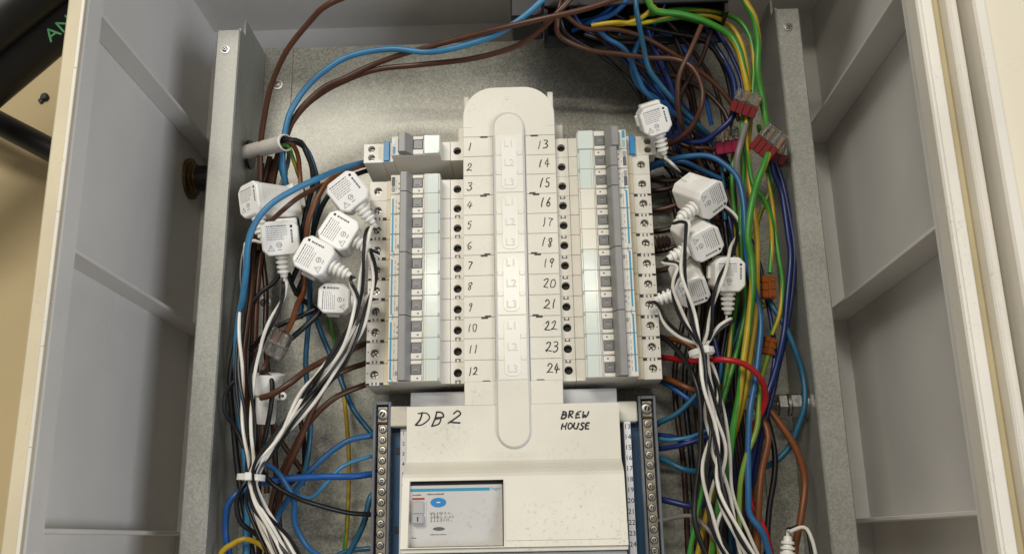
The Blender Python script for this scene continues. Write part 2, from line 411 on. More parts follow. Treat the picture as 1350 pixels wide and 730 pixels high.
def screw(name, parent, pos, rr, axis=(0,1,0), m='steel', hexed=False):
    s = MB(); s.lathe([(rr*1.5,0),(rr*1.5,0.8),(rr,0.9),(rr,1.6),(rr*.6,2.4)], m, pos, axis, 16)
    a = Vector(axis).normalized(); u = a.orthogonal().normalized(); v = a.cross(u); c = Vector(pos)+a*2.3
    for q in (u, v):
        o = v if q is u else u
        s.add([c+q*rr*.6+o*.35, c-q*rr*.6+o*.35, c-q*rr*.6-o*.35, c+q*rr*.6-o*.35, c+q*rr*.6+o*.35+a*.25, c-q*rr*.6+o*.35+a*.25, c-q*rr*.6-o*.35+a*.25, c+q*rr*.6-o*.35+a*.25],
              [(0,1,2,3),(4,5,6,7),(0,1,5,4),(1,2,6,5),(2,3,7,6),(3,0,4,7)], 'slot')
    return s.build(name, parent, True)
p = P(297, 66, 77); screw('screw', fr, p, 2.6)
p = P(1039, 36, 77); screw('screw', fr, p, 2.6)
p = P(366, 112, 1.5); screw('screw', fr, p, 3.4)
p = P(349, 399, 1.5); screw('screw', fr, p, 4.0)
p = P(1047, 381, 40); screw('screw', fr, (215.5, p.y, p.z), 4.0, (-1,0,0))
p = P(960, 116, 0)
# grommet + sheathed cable through the left channel
g = MB(); p = P(333, 204, 38); gz = Vector((-254, 38, p.z))
g.lathe([(9.0,0),(13,0.2),(13,2.4),(9,2.8)], 'black', gz, (1,0,0), 24); gr = g.build('grommet', fr, True)
sh = MB(); a = P(333, 199, 52); b = P(377, 188, 84)
dv = (b-a).normalized()
sh.lathe([(6.6,-14),(6.6,0),(6.9,(b-a).length-3),(7.1,(b-a).length),(6.2,(b-a).length+.1),(6.0,(b-a).length-4)], 'sheath', a, dv, 20, closed=False)
sh.lathe([(6.9,0),(7.6,1.3),(7.0,2.8)], 'white', b-dv*2, dv+Vector((0,.12,.1)), 20, closed=False)
o = sh.build('cable_sheath', smooth=True, org=a); tag(o, 'cut grey outer cable sheath poking through left channel with cores fanning out', 'cable')
# big stud with nuts on the right
st = thing('earth_stud', 'steel stud with nuts and washers on the right channel wall', 'bolt', P(1040, 536, 45))
pz = P(1040, 536, 45); ax = (-1, 0, 0); base = Vector((215.5, 45, pz.z+1.5))
s = MB(); s.lathe([(13,0),(13,2)], 'steel', base, ax, 28); s.lathe([(11,2.1),(11,4)], 'steel', base, ax, 24); s.build('washer', st, True)
s = MB(); s.lathe([(8.8,4.1),(9.8,5),(9.8,12),(8.8,13)], 'steel', base, ax, 6); s.build('nut', st)
s = MB(); s.lathe([(9.2,13.1),(9.2,15)], 'steel', base, ax, 24); s.build('washer', st, True)
s = MB(); s.lathe([(8.4,15.2),(9.6,16),(9.6,22),(8.4,23)], 'steel', base, ax, 6); s.build('nut', st)
s = MB(); s.lathe([(4.6,0)]+[(4.6-.5*(k%2), 23+k*0.8) for k in range(14)], 'steel', base, ax, 16); s.build('stud', st, True)

# ================================================================== CIRCUIT BREAKERS
X0 = -20.0
def rowz(n): return 323.4-17.5*(n-1)
def pole_body(mb, dz, marks=True, white=False):
    z0, z1 = dz-8.62, dz+8.62
    mb.open_box(-50.3, -35.5, 18, 65, z0, z1, 'mcb'); mb.hole_face(-50.3, -35.5, z0, z1, 65, -44.6, dz, 3.5, 9, 'mcb')
    mb.box(-58.4, -50.6, 18, 65.6, z0, z1, 'mcb' if not white else 'mcb2', .3)
    mb.box(-99.3, -57.6, 18.2, 78.2, z0, z1, 'mcb', .4)
    mb.box(-104.4, -99.5, 18, 66.5, z0, z1, 'mcb2', .3)
    mb.open_box(-119, -104.5, 18, 65, z0, z1, 'mcb'); mb.hole_face(-119, -104.5, z0, z1, 65, -112.2, dz, 3.5, 6, 'mcb')
    # label land with step and rocker housing
    mb.box(-98.9, -89.6, 78.2, 80.0, z0+.15, z1-.15, 'mcb', .3)
    mb.box(-81.0, -71.8, 78.2, 79.6, z0+.3, z0+5.4, 'mcb', .5)
    mb.box(-81.0, -71.8, 78.2, 79.6, z1-3.4, z1-.3, 'mcb', .5)
    mb.box(-76.0, -74.6, 79.6, 79.8, z0+2.0, z0+3.1, 'print')
    if marks:
        for u in (-46.6, -43.4):
            mb.box(u, u+1.1, 65, 65.25, z0+.3, z0+2.6, 'print')
        mb.box(-46.6, -42.3, 65, 65.22, z0+2.0, z0+2.6, 'print')
        mb.box(-37.0, -35.5, 65, 66, z0+.1, z0+2.0, 'slot')
        for u in (-114.2, -111.0): mb.box(u, u+1.1, 65, 65.25, z0+.3, z0+2.5, 'print')
        mb.box(-118.8, -116.0, 65, 65.5, z0+.1, z0+1.6, 'slot'); mb.box(-107.6, -104.6, 65, 65.8, z0+.1, z0+2.1, 'slot')
        mb.box(-117.8, -117.0, 65, 65.3, dz+.8, dz+1.6, 'slot')
def pole_parts(t, dz, wm='window'):
    z0, z1 = dz-8.62, dz+8.62
    s = MB(); s.box(-70.2, -59.0, 78.3, 80.6, z0+.02, z1-.02, wm, .15); s.box(-71.2, -70.4, 78.3, 80.2, z0+.02, z1-.02, 'mcb', .2)
    s.box(-68.6, -68.4, 80.6, 80.7, z0+.4, z1-.4, 'lightprint'); s.box(-58.9, -57.8, 78.3, 80.2, z0+.02, z1-.02, wm, .2)
    if wm == 'window': s.box(-59.3, -58.0, 80.1, 81.0, z0+.3, z0+2.6, 'teal', .3)
    s.build('label_window', t)
    s = MB(); s.box(-80.6, -72.4, 77.0, 79.4, z0+5.6, z1-3.6, 'indicator', .6); s.box(-78.4, -75.2, 79.4, 79.55, z0+9.2, z0+9.9, 'lightprint'); s.box(-78.4,-75.2,79.4,79.55,z0+7.4,z0+8.0,'print'); s.build('indicator', t)
    for u, m in ((-44.6, 'hole'), (-112.2, 'steel')):  # inner screw is black, hole shade put into its colour
        s = MB(); dp = 60 if m == 'hole' else 60.6
        s.lathe([(3.4,-1),(3.4,0),(2.6,.5)], m, (u, dp-.5, dz), (0,1,0), 14)
        a = random.uniform(0, math.pi)
        for k in range(2):
            an = a+k*math.pi/2; c, sn = math.cos(an), math.sin(an)
            s.box(-2.4, 2.4, dp-.2, dp+.22, -.42, .42, 'slot', 0, lambda v, c=c, sn=sn, u=u: Vector((u+v[0]*c-v[2]*sn, v[1], dz+v[0]*sn+v[2]*c)))
        s.build('terminal_screw', t)
def toggle(t, z0, z1, u0=-89.4, u1=-81.1, h1=87.2):
    s = MB(); n = [(u0-1.2,78.3),(u0-.9,h1-.8),(u0-.3,h1),(u0+4.3,h1),(u0+5.2,h1-.5),(u1+.2,80.2),(u1+.4,78.3)]
    vs = [(a,b,z0) for a,b in n]+[(a,b,z1) for a,b in n]; k = len(n)
    s.add(vs, [list(range(k)), [k+i for i in range(k)]]+[[i,(i+1)%k,k+(i+1)%k,k+i] for i in range(k)], 'toggle')
    s.build('toggle', t)
def blue_line(t, z0, z1, m='blue_print'):
    s = MB(); s.box(-97.6, -96.2, 80.0, 80.2, z0, z1, m)
    z = z1-1
    while z > z0+2:                           # small print beside the line
        l = random.uniform(2.0, 5.0); s.box(-94.4, -93.9, 80.0, 80.15, max(z0, z-l), z, 'lightprint'); z -= l+random.uniform(.8, 3)
    if z1-z0 > 20: s.mi('blue_print'); text(s, 'hager', -96.0, z0-2.4+1.0, 80.05, 2.7, 'blue_print', .05, math.pi/2); s.box(-93.2, -91.4, 80.0, 80.12, z0+3.2, z0+6.6, 'lightprint')
    for k in range(3):
        zc = z1-5-k*4.4; s.box(-92.6, -91.2, 80.0, 80.12, zc, zc+1.6, 'lightprint')
    s.build('print', t)
GRP = 'circuit breakers on the busbar'
def breaker(poles, label, wm='window', white=False, name='circuit_breaker'):
    t = thing(name, label, 'circuit breaker', (0,0,0), GRP)
    offs = [17.5*(k-(poles-1)/2) for k in range(poles)]
    body = MB()
    for dz in offs: pole_body(body, dz, marks=poles > 1, white=white)
    body.build('body', t)
    for dz in offs: pole_parts(t, dz, wm)
    L = 8.75*poles
    toggle(t, -L+.4, L-.3)
    blue_line(t, -L+2, L-4)
    if poles == 1:
        s = MB(); s.box(-98.2, -95.4, 80.0, 80.3, -1.5, 6.5, 'print'); s.box(-98.2, -95.4, 80.0, 80.3, -6.5, -2.6, 'lightprint'); s.build('switch_mark', t)
    return t
def place(t, side, z):
    t.location = (X0*S, 0, z*S)
    t.rotation_euler = (0, math.pi if side > 0 else 0, 0)
    t['mm'] = Vector((X0, 0, z))
three = breaker(3, 'highest three-pole breaker of the left stack, beside handwritten 4 to 6')
place(three, -1, rowz(5))
def dup3(src, side, z, label, wm=None):
    c = copy_tree(src); c['label'] = label; place(c, side, z)
    if wm:
        for ch in c.children:
            if ch.name.startswith('label_window'):
                ch.data = ch.data.copy()
                for i in range(len(ch.data.materials)): ch.data.materials[i] = M[wm]
    return c
dup3(three, -1, rowz(8), 'middle three-pole breaker of the left stack, beside handwritten 7 to 9')
dup3(three, -1, rowz(11), 'bottom three-pole breaker of the left stack, beside handwritten 10 to 12')
dup3(three, 1, rowz(5), 'three-pole breaker with cream white label windows in the right stack, beside handwritten 16 to 18', 'window_white')
dup3(three, 1, rowz(8), 'middle three-pole breaker of the right stack, beside handwritten 19 to 21')
dup3(three, 1, rowz(11), 'bottom three-pole breaker of the right stack, beside handwritten 22 to 24')
one = breaker(1, 'lone single-pole breaker on top of the left stack, beside handwritten 3')
place(one, -1, rowz(3))
dup3(one, 1, rowz(2), 'single-pole breaker on the right directly below the blue-strip breaker')
dup3(one, 1, rowz(3), 'single-pole breaker on the right directly above the white-windowed three-pole one')
def rcbo(label):
    t = thing('residual_current_breaker', label, 'circuit breaker', (0,0,0), 'breakers with a blue strip and twin terminals')
    b = MB(); z0, z1 = -8.62, 8.62
    b.open_box(-50.3, -35.5, 18, 65, z0, z1, 'mcb'); b.hole_face(-50.3, -35.5, z0, z1, 65, -44.6, 0, 3.5, 9, 'mcb')
    b.box(-58.4, -50.6, 18, 65.4, z0, z1, 'mcb', .3)
    b.box(-99.3, -57.6, 18.2, 78.2, z0, z1, 'mcb', .4)
    b.box(-108.6, -99.5, 18, 66, z0, z1, 'mcb', .3)
    b.open_box(-125.2, -108.7, 18, 65, z0, z1, 'mcb')
    b.hole_face(-125.2, -108.7, 0, z1, 65, -118.6, 3.9, 3.1, 7, 'mcb'); b.hole_face(-125.2, -108.7, z0, 0, 65, -118.6, -3.9, 3.1, 7, 'mcb')
    b.box(-98.9, -90.6, 78.2, 80, z0+.15, z1-.15, 'mcb', .3)
    b.box(-81.0, -71.8, 78.2, 79.6, z0+.3, z0+5.0, 'mcb', .5); b.box(-81.0, -71.8, 78.2, 79.6, z1-3.4, z1-.3, 'mcb', .5)
    b.box(-112.6, -110.2, 65, 65.2, -5, 6, 'mcb2')
    b.build('body', t)
    s = MB(); s.box(-107.6, -102.6, 66, 68.6, z0+.2, z1+.5, 'blue_label', .4); s.build('blue_strip', t)
    s = MB(); s.box(-71.3, -58.0, 78.3, 81.2, z0+.25, z1-.25, 'window', .5); s.box(-59.3, -57.9, 80.1, 81.3, z0+.3, z0+3, 'teal', .3); s.build('label_window', t)
    s = MB(); s.box(-80.6, -72.4, 77, 79.4, z0+5.2, z1-3.6, 'indicator', .6); s.box(-78.4, -75.2, 79.4, 79.55, .3, 1.1, 'lightprint'); s.build('indicator', t)
    toggle(t, z0+.3, z1-.2, -91.2, -81.1, 88)
    s = MB(); s.box(-98.0, -95.6, 80, 80.3, z0+1, -1, 'blue_print'); s.box(-98.0, -95.6, 80, 80.25, .5, z1-1.4, 'teal'); s.box(-93.6, -93.0, 80, 80.15, z0+2, z1-2, 'lightprint'); s.build('print', t)
    for z in (3.9, -3.9):
        q = MB(); q.lathe([(3.0,-1),(3.0,0),(2.3,.4)], 'steel', (-118.6, 60, z), (0,1,0), 14); q.box(-120.6, -116.6, 60.2, 60.6, z-.4, z+.4, 'slot'); q.build('terminal_screw', t)
    q = MB(); q.lathe([(3.4,-1),(3.4,0),(2.6,.5)], 'hole', (-44.6, 59.5, 0), (0,1,0), 14); q.build('terminal_screw', t)  # black stands in for shade at the bottom of the hole
    return t
r1 = rcbo('breaker with blue strip and twin terminals left of handwritten number 1'); place(r1, -1, rowz(1))
r2 = copy_tree(r1); r2['label'] = 'breaker with blue strip and twin terminals right of handwritten number 13'; place(r2, 1, rowz(1))

# ================================================================== BOARD: chassis, neutral bars, cover
ch = thing('busbar_chassis', 'pale chassis with dark blue carriers behind the main switch cover', 'chassis', (-20, 0, -30))
MB().box(-104, 63, 20, 55, 97, 117.4, 'chassis', .6).build('chassis_plate', ch)
MB().box(-54, 14, 5, 56, 112, 352, 'chassis', .6).build('busbar_pan', ch)
for x0, x1 in ((-66, -54.1), (14.1, 27.5)): MB().box(x0, x1, 5, 42, 336, 356, 'cover', .8).build('clip', ch)
for x0, x1, zt in ((-59.2, -54.1, 377), (14.1, 19.2, 379.5)): MB().box(x0, x1, 20, 60, 340, zt, 'cover', .8).build('clip', ch)
for a, b in ((-122.8, -105.5), (64.5, 83)):
    s = MB(); s.box(a, b, 5, 40, -40, 92, 'bluebar', .5)
    for z in (70, 8):
        s.box((a+b)/2-3.0, (a+b)/2+1.5, 40, 41.2, z, z+5, 'black')
    s.build('carrier', ch)
for a, b in ((-121, -104.2), (63.2, 79)): MB().box(a, b, 8, 52, 90.5, 107, 'cover', 1).build('support_block', ch)
for xs, nums in ((69.6, range(13, 25)), (-110.4, range(1, 13))):
    s = MB()
    hh = 60 if xs > 0 else 46
    s.box(xs-2.6, xs+2.6, 38, hh, -12, 90, 'strip', .3)
    for k, n in enumerate(nums): text(s, str(n), xs, 85.7-8.17*k, hh+.05, 5.4 if xs > 0 else 4.4, 'ink', .08)
    s.build('number_strip', ch)
def neutral_bar(xc, tilt, label, rust):
    t = thing('neutral_bar', label, 'neutral bar', (xc, 5, -30), 'screw terminal bars below the breakers')
    s = MB()
    s.box(xc-7.2, xc-5.0, 8, 52, -40, 111, 'barcase', .5); s.box(xc+5.0, xc+7.2, 8, 52, -40, 111, 'barcase', .5)
    s.box(xc-7.2, xc+7.2, 6, 10, -40, 111, 'barcase', .3); s.box(xc-4.9, xc+4.9, 10, 52, 108.6, 111, 'barcase', .3)
    s.build('casing', t)
    s = MB(); s.box(xc-4.4, xc+4.4, 14, 47, -40, 93.6, 'brass', .8); s.box(xc-4.6, xc+4.6, 14, 49, 94, 108, 'brass', 1.0)
    s.build('bar', t)
    for k in range(14):
        z = 101 if k == 0 else 97.2-8.2*k
        rr = 4.2 if k == 0 else 2.7
        s = MB(); hb = 49 if k == 0 else 47
        s.lathe([(rr*1.15,-1),(rr*1.15,0.7),(rr*.9,1.4),(rr*.62,1.5)], 'steel', (xc+random.uniform(-.4,.4), hb, z), (0,1,0), 14)
        s.lathe([(rr*.58,1.3),(rr*.58,1.62)], 'slot', (xc, hb, z), (0,1,0), 12)
        a = random.uniform(0, 3.1); c, sn = math.cos(a), math.sin(a)
        s.box(-rr*.5, rr*.5, hb+1.5, hb+1.8, -.35, .35, 'steel', 0, lambda v: Vector((xc+v[0]*c-v[2]*sn, v[1], z+v[0]*sn+v[2]*c)))
        s.build('clamp_screw', t, True)
    if rust:
        s = MB(); s.box(xc-4.5, xc+4.5, 30, 47.6, 93.7, 95.2, 'copper', .3); s.box(xc+4.6 if rust < 0 else xc-6.0, xc+6.0 if rust < 0 else xc-4.6, 40, 50, 97, 106, 'copper', .4); s.build('copper_link', t)
    return t
neutral_bar(-127.3, 0, 'neutral bar with screw terminals left of the DB2 cover', -1)
neutral_bar(87.2, 0, 'neutral bar with screw terminals right of the number strip 13 to 24', 1)

def hcov(z):                                  # front surface of the lower cover
    if z > 62: return 74.0
    if z > 47:
        t = (62-z)/15; return 74+ 19*(t*t*(3-2*t))
    return 93 + (47-z)*0.16
cv = thing('board_cover', 'cream distribution board cover with handwritten circuit numbers, DB2 and BREW HOUSE', 'cover', (-20, 60, -8))
s = MB()
def panel(s, x0, x1, z0, z1, back=58, m='cover', dz=2.5, off=0.0):
    n = max(1, int(abs(z1-z0)/dz)); vs = []; fs = []
    for i in range(n+1):
        z = z0+(z1-z0)*i/n; h = hcov(z)+off
        vs += [(x0,back,z),(x0,h,z),(x1,h,z),(x1,back,z)]
    for i in range(n):
        for k in range(3): fs.append([i*4+k, i*4+k+1, (i+1)*4+k+1, (i+1)*4+k])
    fs += [[0,1,2,3], [n*4,n*4+1,n*4+2,n*4+3]]
    s.add(vs, fs, m)
panel(s, -104, 62.5, 44.6, 103.2)
panel(s, -104, -98.6, -4.2, 44.6)
panel(s, -28.0, 62.5, -4.2, 44.6)
panel(s, -98.6, -28.0, -4.2, -3.4)
s.box(-104, 62.5, 58, 99, -7.5, -4.4, 'cover', .6)
s.build('lower_panel', cv)
s = MB(); panel(s, -26.6, 57.5, 0.5, 42.5, 60, 'cover', 2.5, 0.7); s.build('blanking_plate', cv)
s = MB(); s.box(-104.5, 62, 40, 92, -40, -8.2, 'chassis', .6); s.build('lower_skirt', cv)
# spine
def arch(x0, x1, z0, z1, rad, n=10):
    pts = [(x0,z0),(x1,z0)]
    for k in range(n+1):
        a = math.pi/2*k/n; pts.append((x1-rad+rad*math.cos(a), z1-rad+rad*math.sin(a)))
    for k in range(n+1):
        a = math.pi/2+math.pi/2*k/n; pts.append((x0+rad+rad*math.cos(a), z1-rad+rad*math.sin(a)))
    return pts
s = MB(); s.prism(arch(-59.0, 19.6, 103.3, 378.5, 27), 56, 71.4, 'cover', c=1.6)
s.prism(arch(-59.0, 19.6, 332.8, 378.5, 26.5), 71.3, 72.2, 'cover', c=.5)
s.box(-58.7, 19.3, 71.2, 73.2, 103.3, 122.2, 'cover', .5)
s.lathe([(1.6,0),(1.6,.5)], 'cover', (-21, 72.2, 368), (0,1,0), 12)
for x0, x1 in ((-58.6,-51),(11.5,19.4)): s.box(x0, x1, 72.0, 72.5, 341.5, 342.0, 'cover')
s.build('spine', cv)
nums_l = [str(i) for i in range(1, 13)]; nums_r = [str(i) for i in range(13, 25)]
for k in range(12):
    zc = rowz(k+1); z0, z1 = zc-8.6, zc+8.6
    for side in (0, 1):
        x0, x1 = ((-58.8, -33.6), (-6.0, 19.4))[side]
        b = MB(); b.box(x0, x1, 71.2, 72.3, z0, z1, 'cover', .25); tl = b.build('number_tile', cv)
        q = MB()
        if side == 0: ink(q, nums_l[k], -56.2+random.uniform(0,1.0) if k else -55.5, zc-3.2-(1 if k in (1,2) else 0), lambda z: 72.35, 5.0 if k < 9 else 4.0, 6.6, .40, .2)
        else: ink(q, nums_r[k], 4.3+k*.25+random.uniform(-.5,.5), zc-3.0, lambda z: 72.35, 5.6, 7.6, .42, .2, .95)
        q.build('handwritten_number', tl, True)
for k in range(5):                            # stepped latch slots between the groups of three
    z = rowz(1)+8.75-52.5*k
    for sx in (0, 1):
        q = MB()
        x = -41.5 if sx == 0 else 1.5
        if k in (0, 4): q.box(x-2.6, x+3.4, 72.2, 72.5, z-.7, z+.9, 'black')
        else:
            if sx == 0: q.box(x-3.2, x+2.4, 72.2, 72.5, z-1.5, z+.2, 'black'); q.box(x-.2, x+4.8, 72.2, 72.55, z-.1, z+1.3, 'black')
            else: q.box(x-4.8, x+.2, 72.2, 72.55, z-.1, z+1.3, 'black'); q.box(x-2.0, x+3.4, 72.2, 72.5, z-1.5, z+.2, 'black')
        q.build('latch_slot', cv)
def stadium(x0, x1, z0, z1, n=14):
    r = (x1-x0)/2; c = (x0+x1)/2; pts = []
    for k in range(n+1): a = -math.pi+math.pi*k/n; pts.append((c+r*math.cos(a), z0+r+r*math.sin(a)))
    for k in range(n+1): a = math.pi*k/n; pts.append((c+r*math.cos(a), z1-r+r*math.sin(a)))
    return pts
def rounded(x0, x1, z0, z1, r, n=6):
    pts = []
    for cx, cz, a0 in ((x1-r, z0+r, -90), (x1-r, z1-r, 0), (x0+r, z1-r, 90), (x0+r, z0+r, 180)):
        for k in range(n+1):
            a = math.radians(a0+90*k/n); pts.append((cx+r*math.cos(a), cz+r*math.sin(a)))
    return pts
s = MB(); s.prism(stadium(-33.0, -6.6, 68.6, 353.6), 71, 75.6, 'chassis', c=1.2); s.prism(stadium(-31.9, -7.7, 69.8, 352.4), 75.5, 76.4, 'cover', c=.8); sl = s.build('slide', cv)
for g in range(4):
    zt = rowz(1)+8.75-52.5*g
    pl = MB(); pl.box(-31.4, -8.2, 76.3, 77.0, zt-52.2, zt-.3, 'slide', .3)
    for k in range(3):
        zc = zt-8.75-17.5*k
        if k < 2:
            for x0, x1 in ((-31.0, -26.5), (-13.1, -8.6)): pl.box(x0, x1, 76.9, 77.6, zc-10.4, zc-7.0, 'slide', .5)
        text(pl, 'L%d' % (k+1), -19.8, zc, 77.5, 9.0, 'cover', .45)
    pl.prism(rounded(-26.4, -13.2, zt-49.6, zt-3.0, 4.6), 76.9, 77.5, 'emboss', c=.45)
    pl.build('phase_plate', sl)
q = MB(); ink(q, 'DB', -95.4, 87.6, lambda z: 74.1, 10.8, 10.8, .62, .34, 1.12); ink(q, '2', -69.6, 89.2, lambda z: 74.1, 11.2, 10.2, .62, .3); q.build('marker_writing', cv, True)
for ws, zw, ht, wd in (('BREW', 91.6, 5.6, 5.5), ('HOUSE', 83.0, 5.0, 4.6)):
    q = MB(); ink(q, ws, 17.4, zw, lambda z: 74.1, wd, ht, .66, .25, 1.0); q.build('marker_writing', cv, True)
onc = lambda v: Vector((v[0], hcov(v[2])+v[1], v[2]))
q = MB(); text(q, 'ISOLATE ELSEWHERE', -21, 63.6, -.1, 7.4, 'cover', .3, xf=onc); text(q, 'BEFORE REMOVING COVER', -21, 55.4, -.1, 7.0, 'cover', .3, xf=onc)
q.build('embossed_text', cv)
# main switch behind the window
ms = thing('main_switch', 'main isolator switch with blue oval and grey lever under the DB2 cover', 'switch', (-63, 58, -4))
HS = 90.0
s = MB(); s.box(-101, -29.0, 60, HS, -3.2, 41.5, 'switchface', .6); s.build('face', ms)
s = MB(); s.box(-98.4, -28.1, 59, 88.0, -3.3, 44.4, 'black'); s.build('recess', ms)
s = MB(); s.box(-98.2, -38.5, HS, HS+.15, 37.0, 39.2, 'blue_print'); text(s, 'hager', -33.8, 38.4, HS+.05, 3.4, 'blue_print', .08); s.build('brand_line', ms)
s = MB()
ov = [(math.cos(a)*5.9, math.sin(a)*3.5) for a in [2*math.pi*k/28 for k in range(28)]]
s.prism([(-77.2+a, 28.9+b) for a, b in ov], HS, HS+.3, 'blue_label'); s.box(-78.6, -75.8, HS+.3, HS+.36, 28.6, 29.3, 'strip')
s.build('blue_oval', ms)
s = MB(); s.prism([(-76.8+a*.75, 9.8+b*.38) for a, b in ov], HS, HS+.2, 'print'); s.build('grey_oval', ms)
s = MB()
for xa, xb, za, hh in ((-85.5, -73.0, 34.4, 1.2), (-96.6, -90.0, 34.1, 1.0), (-83.0, -71.0, 5.3, .8), (-97.0, -93.4, 3.1, .9)):
    x = xa
    while x < xb: a = random.uniform(.5, 1.1); s.box(x, min(x+a, xb), HS, HS+.1, za, za+hh*random.uniform(.7, 1.1), 'print'); x += a+.3
for k, (l, z) in enumerate(((16, 20.2), (17, 17.4), (15.5, 15.2))):   # circuit diagram and rating lines
    x = -83.5
    while x < -83.5+l:
        a = random.uniform(.6, 1.6); s.box(x, x+a, HS, HS+.1, z, z+random.choice((.5, 1.6, 1.8)), 'lightprint'); x += a+random.uniform(.4, 1.0)
for x in (-82.6, -80.2, -77.8, -75.4): s.box(x, x+.35, HS, HS+.1, 14.6, 21.5, 'print')
s.build('print', ms)
s = MB(); s.box(-97.0, -87.6, HS, HS+.15, 31.0, 32.6, 'redprint'); s.build('red_mark', ms)
s = MB(); s.box(-97.6, -86.0, HS-.5, HS+1.0, 12.2, 30.2, 'switchface', .5)
s.build('lever_surround', ms)
s = MB(); s.box(-96.6, -87.6, HS, HS+3.0, 20.5, 30.0, 'lever', .9); s.box(-96.6, -87.6, HS, HS+5.5, 13.2, 20.8, 'lever', 1.2); s.box(-92.4, -91.6, HS+5.5, HS+5.7, 15.2, 18.6, 'ink'); s.build('lever', ms)

# ================================================================== BLACK ENTRY BOXES
t = thing('cable_entry_box', 'black cable entry box under the enclosure roof where wires come down', 'cable entry', P(700, 20, 95))
ZE = P(700, 22, 110).z
MB().box(-15.5, 12, 70, 110, ZE, 519.5, 'black', 1.5).build('entry_shroud', t)
e = MB(); e.box(13, 168, 107, 110, ZE+9, 519.5, 'black', .5); e.box(13, 168, 70, 73, ZE-8, 519.5, 'black'); e.box(13, 16, 73, 107, ZE, 519.5, 'black'); e.box(165, 168, 73, 107, ZE, 519.5, 'black'); e.build('trunking', t)

# ================================================================== OUTSIDE, LEFT: black pipes on the wall
pp = MB(); pp.tube([P(-150, 215, 25), P(-20, 105, 25), P(60, 38, 25), P(190, -75, 25)], 27, 'black', 20)
o = thing('black_conduit', 'wide black conduit with green letters running diagonally across the wall at top left', 'conduit', P(0, 90, -20))
pp.build('pipe', o, True)
pp = MB(); pp.tube([P(-150, 150, 65), P(-20, 42, 65), P(60, -22, 65), P(190, -130, 65)], 22, 'black', 20); pp.build('pipe', o, True)
lt = MB(); a = P(64, 46, 53.5); b = P(86, 30, 53.5)
ang = math.atan2(P(86,25,53).z-P(64,42,53).z, P(86,25,53).x-P(64,42,53).x)
text(lt, 'AN', (a.x+b.x)/2+2, (a.z+b.z)/2, 53.0, 20, 'green_ink', .3, ang); lt.build('lettering', o)
pp = MB(); pp.tube([P(-120, 100, -40), P(0, 163, -40), P(75, 202, -40), P(200, 268, -40)], 12, 'black', 16); o = pp.build('black_pipe', smooth=True, org=P(0,163,-40)); tag(o, 'thin black pipe crossing the beige wall below the green-lettered conduit', 'pipe')
sc = MB(); q = P(60, 129, -95); sc.lathe([(4.4,0),(4.4,3),(3,4)], 'black', q, (0,1,0), 14); q = P(55, 134, -95); sc.lathe([(2.6,0),(2.6,3)], 'black', q, (0,1,0), 10); o = sc.build('wall_fixing', org=q); tag(o, 'small black wall fixing on the beige wall at far left', 'wall fixing')

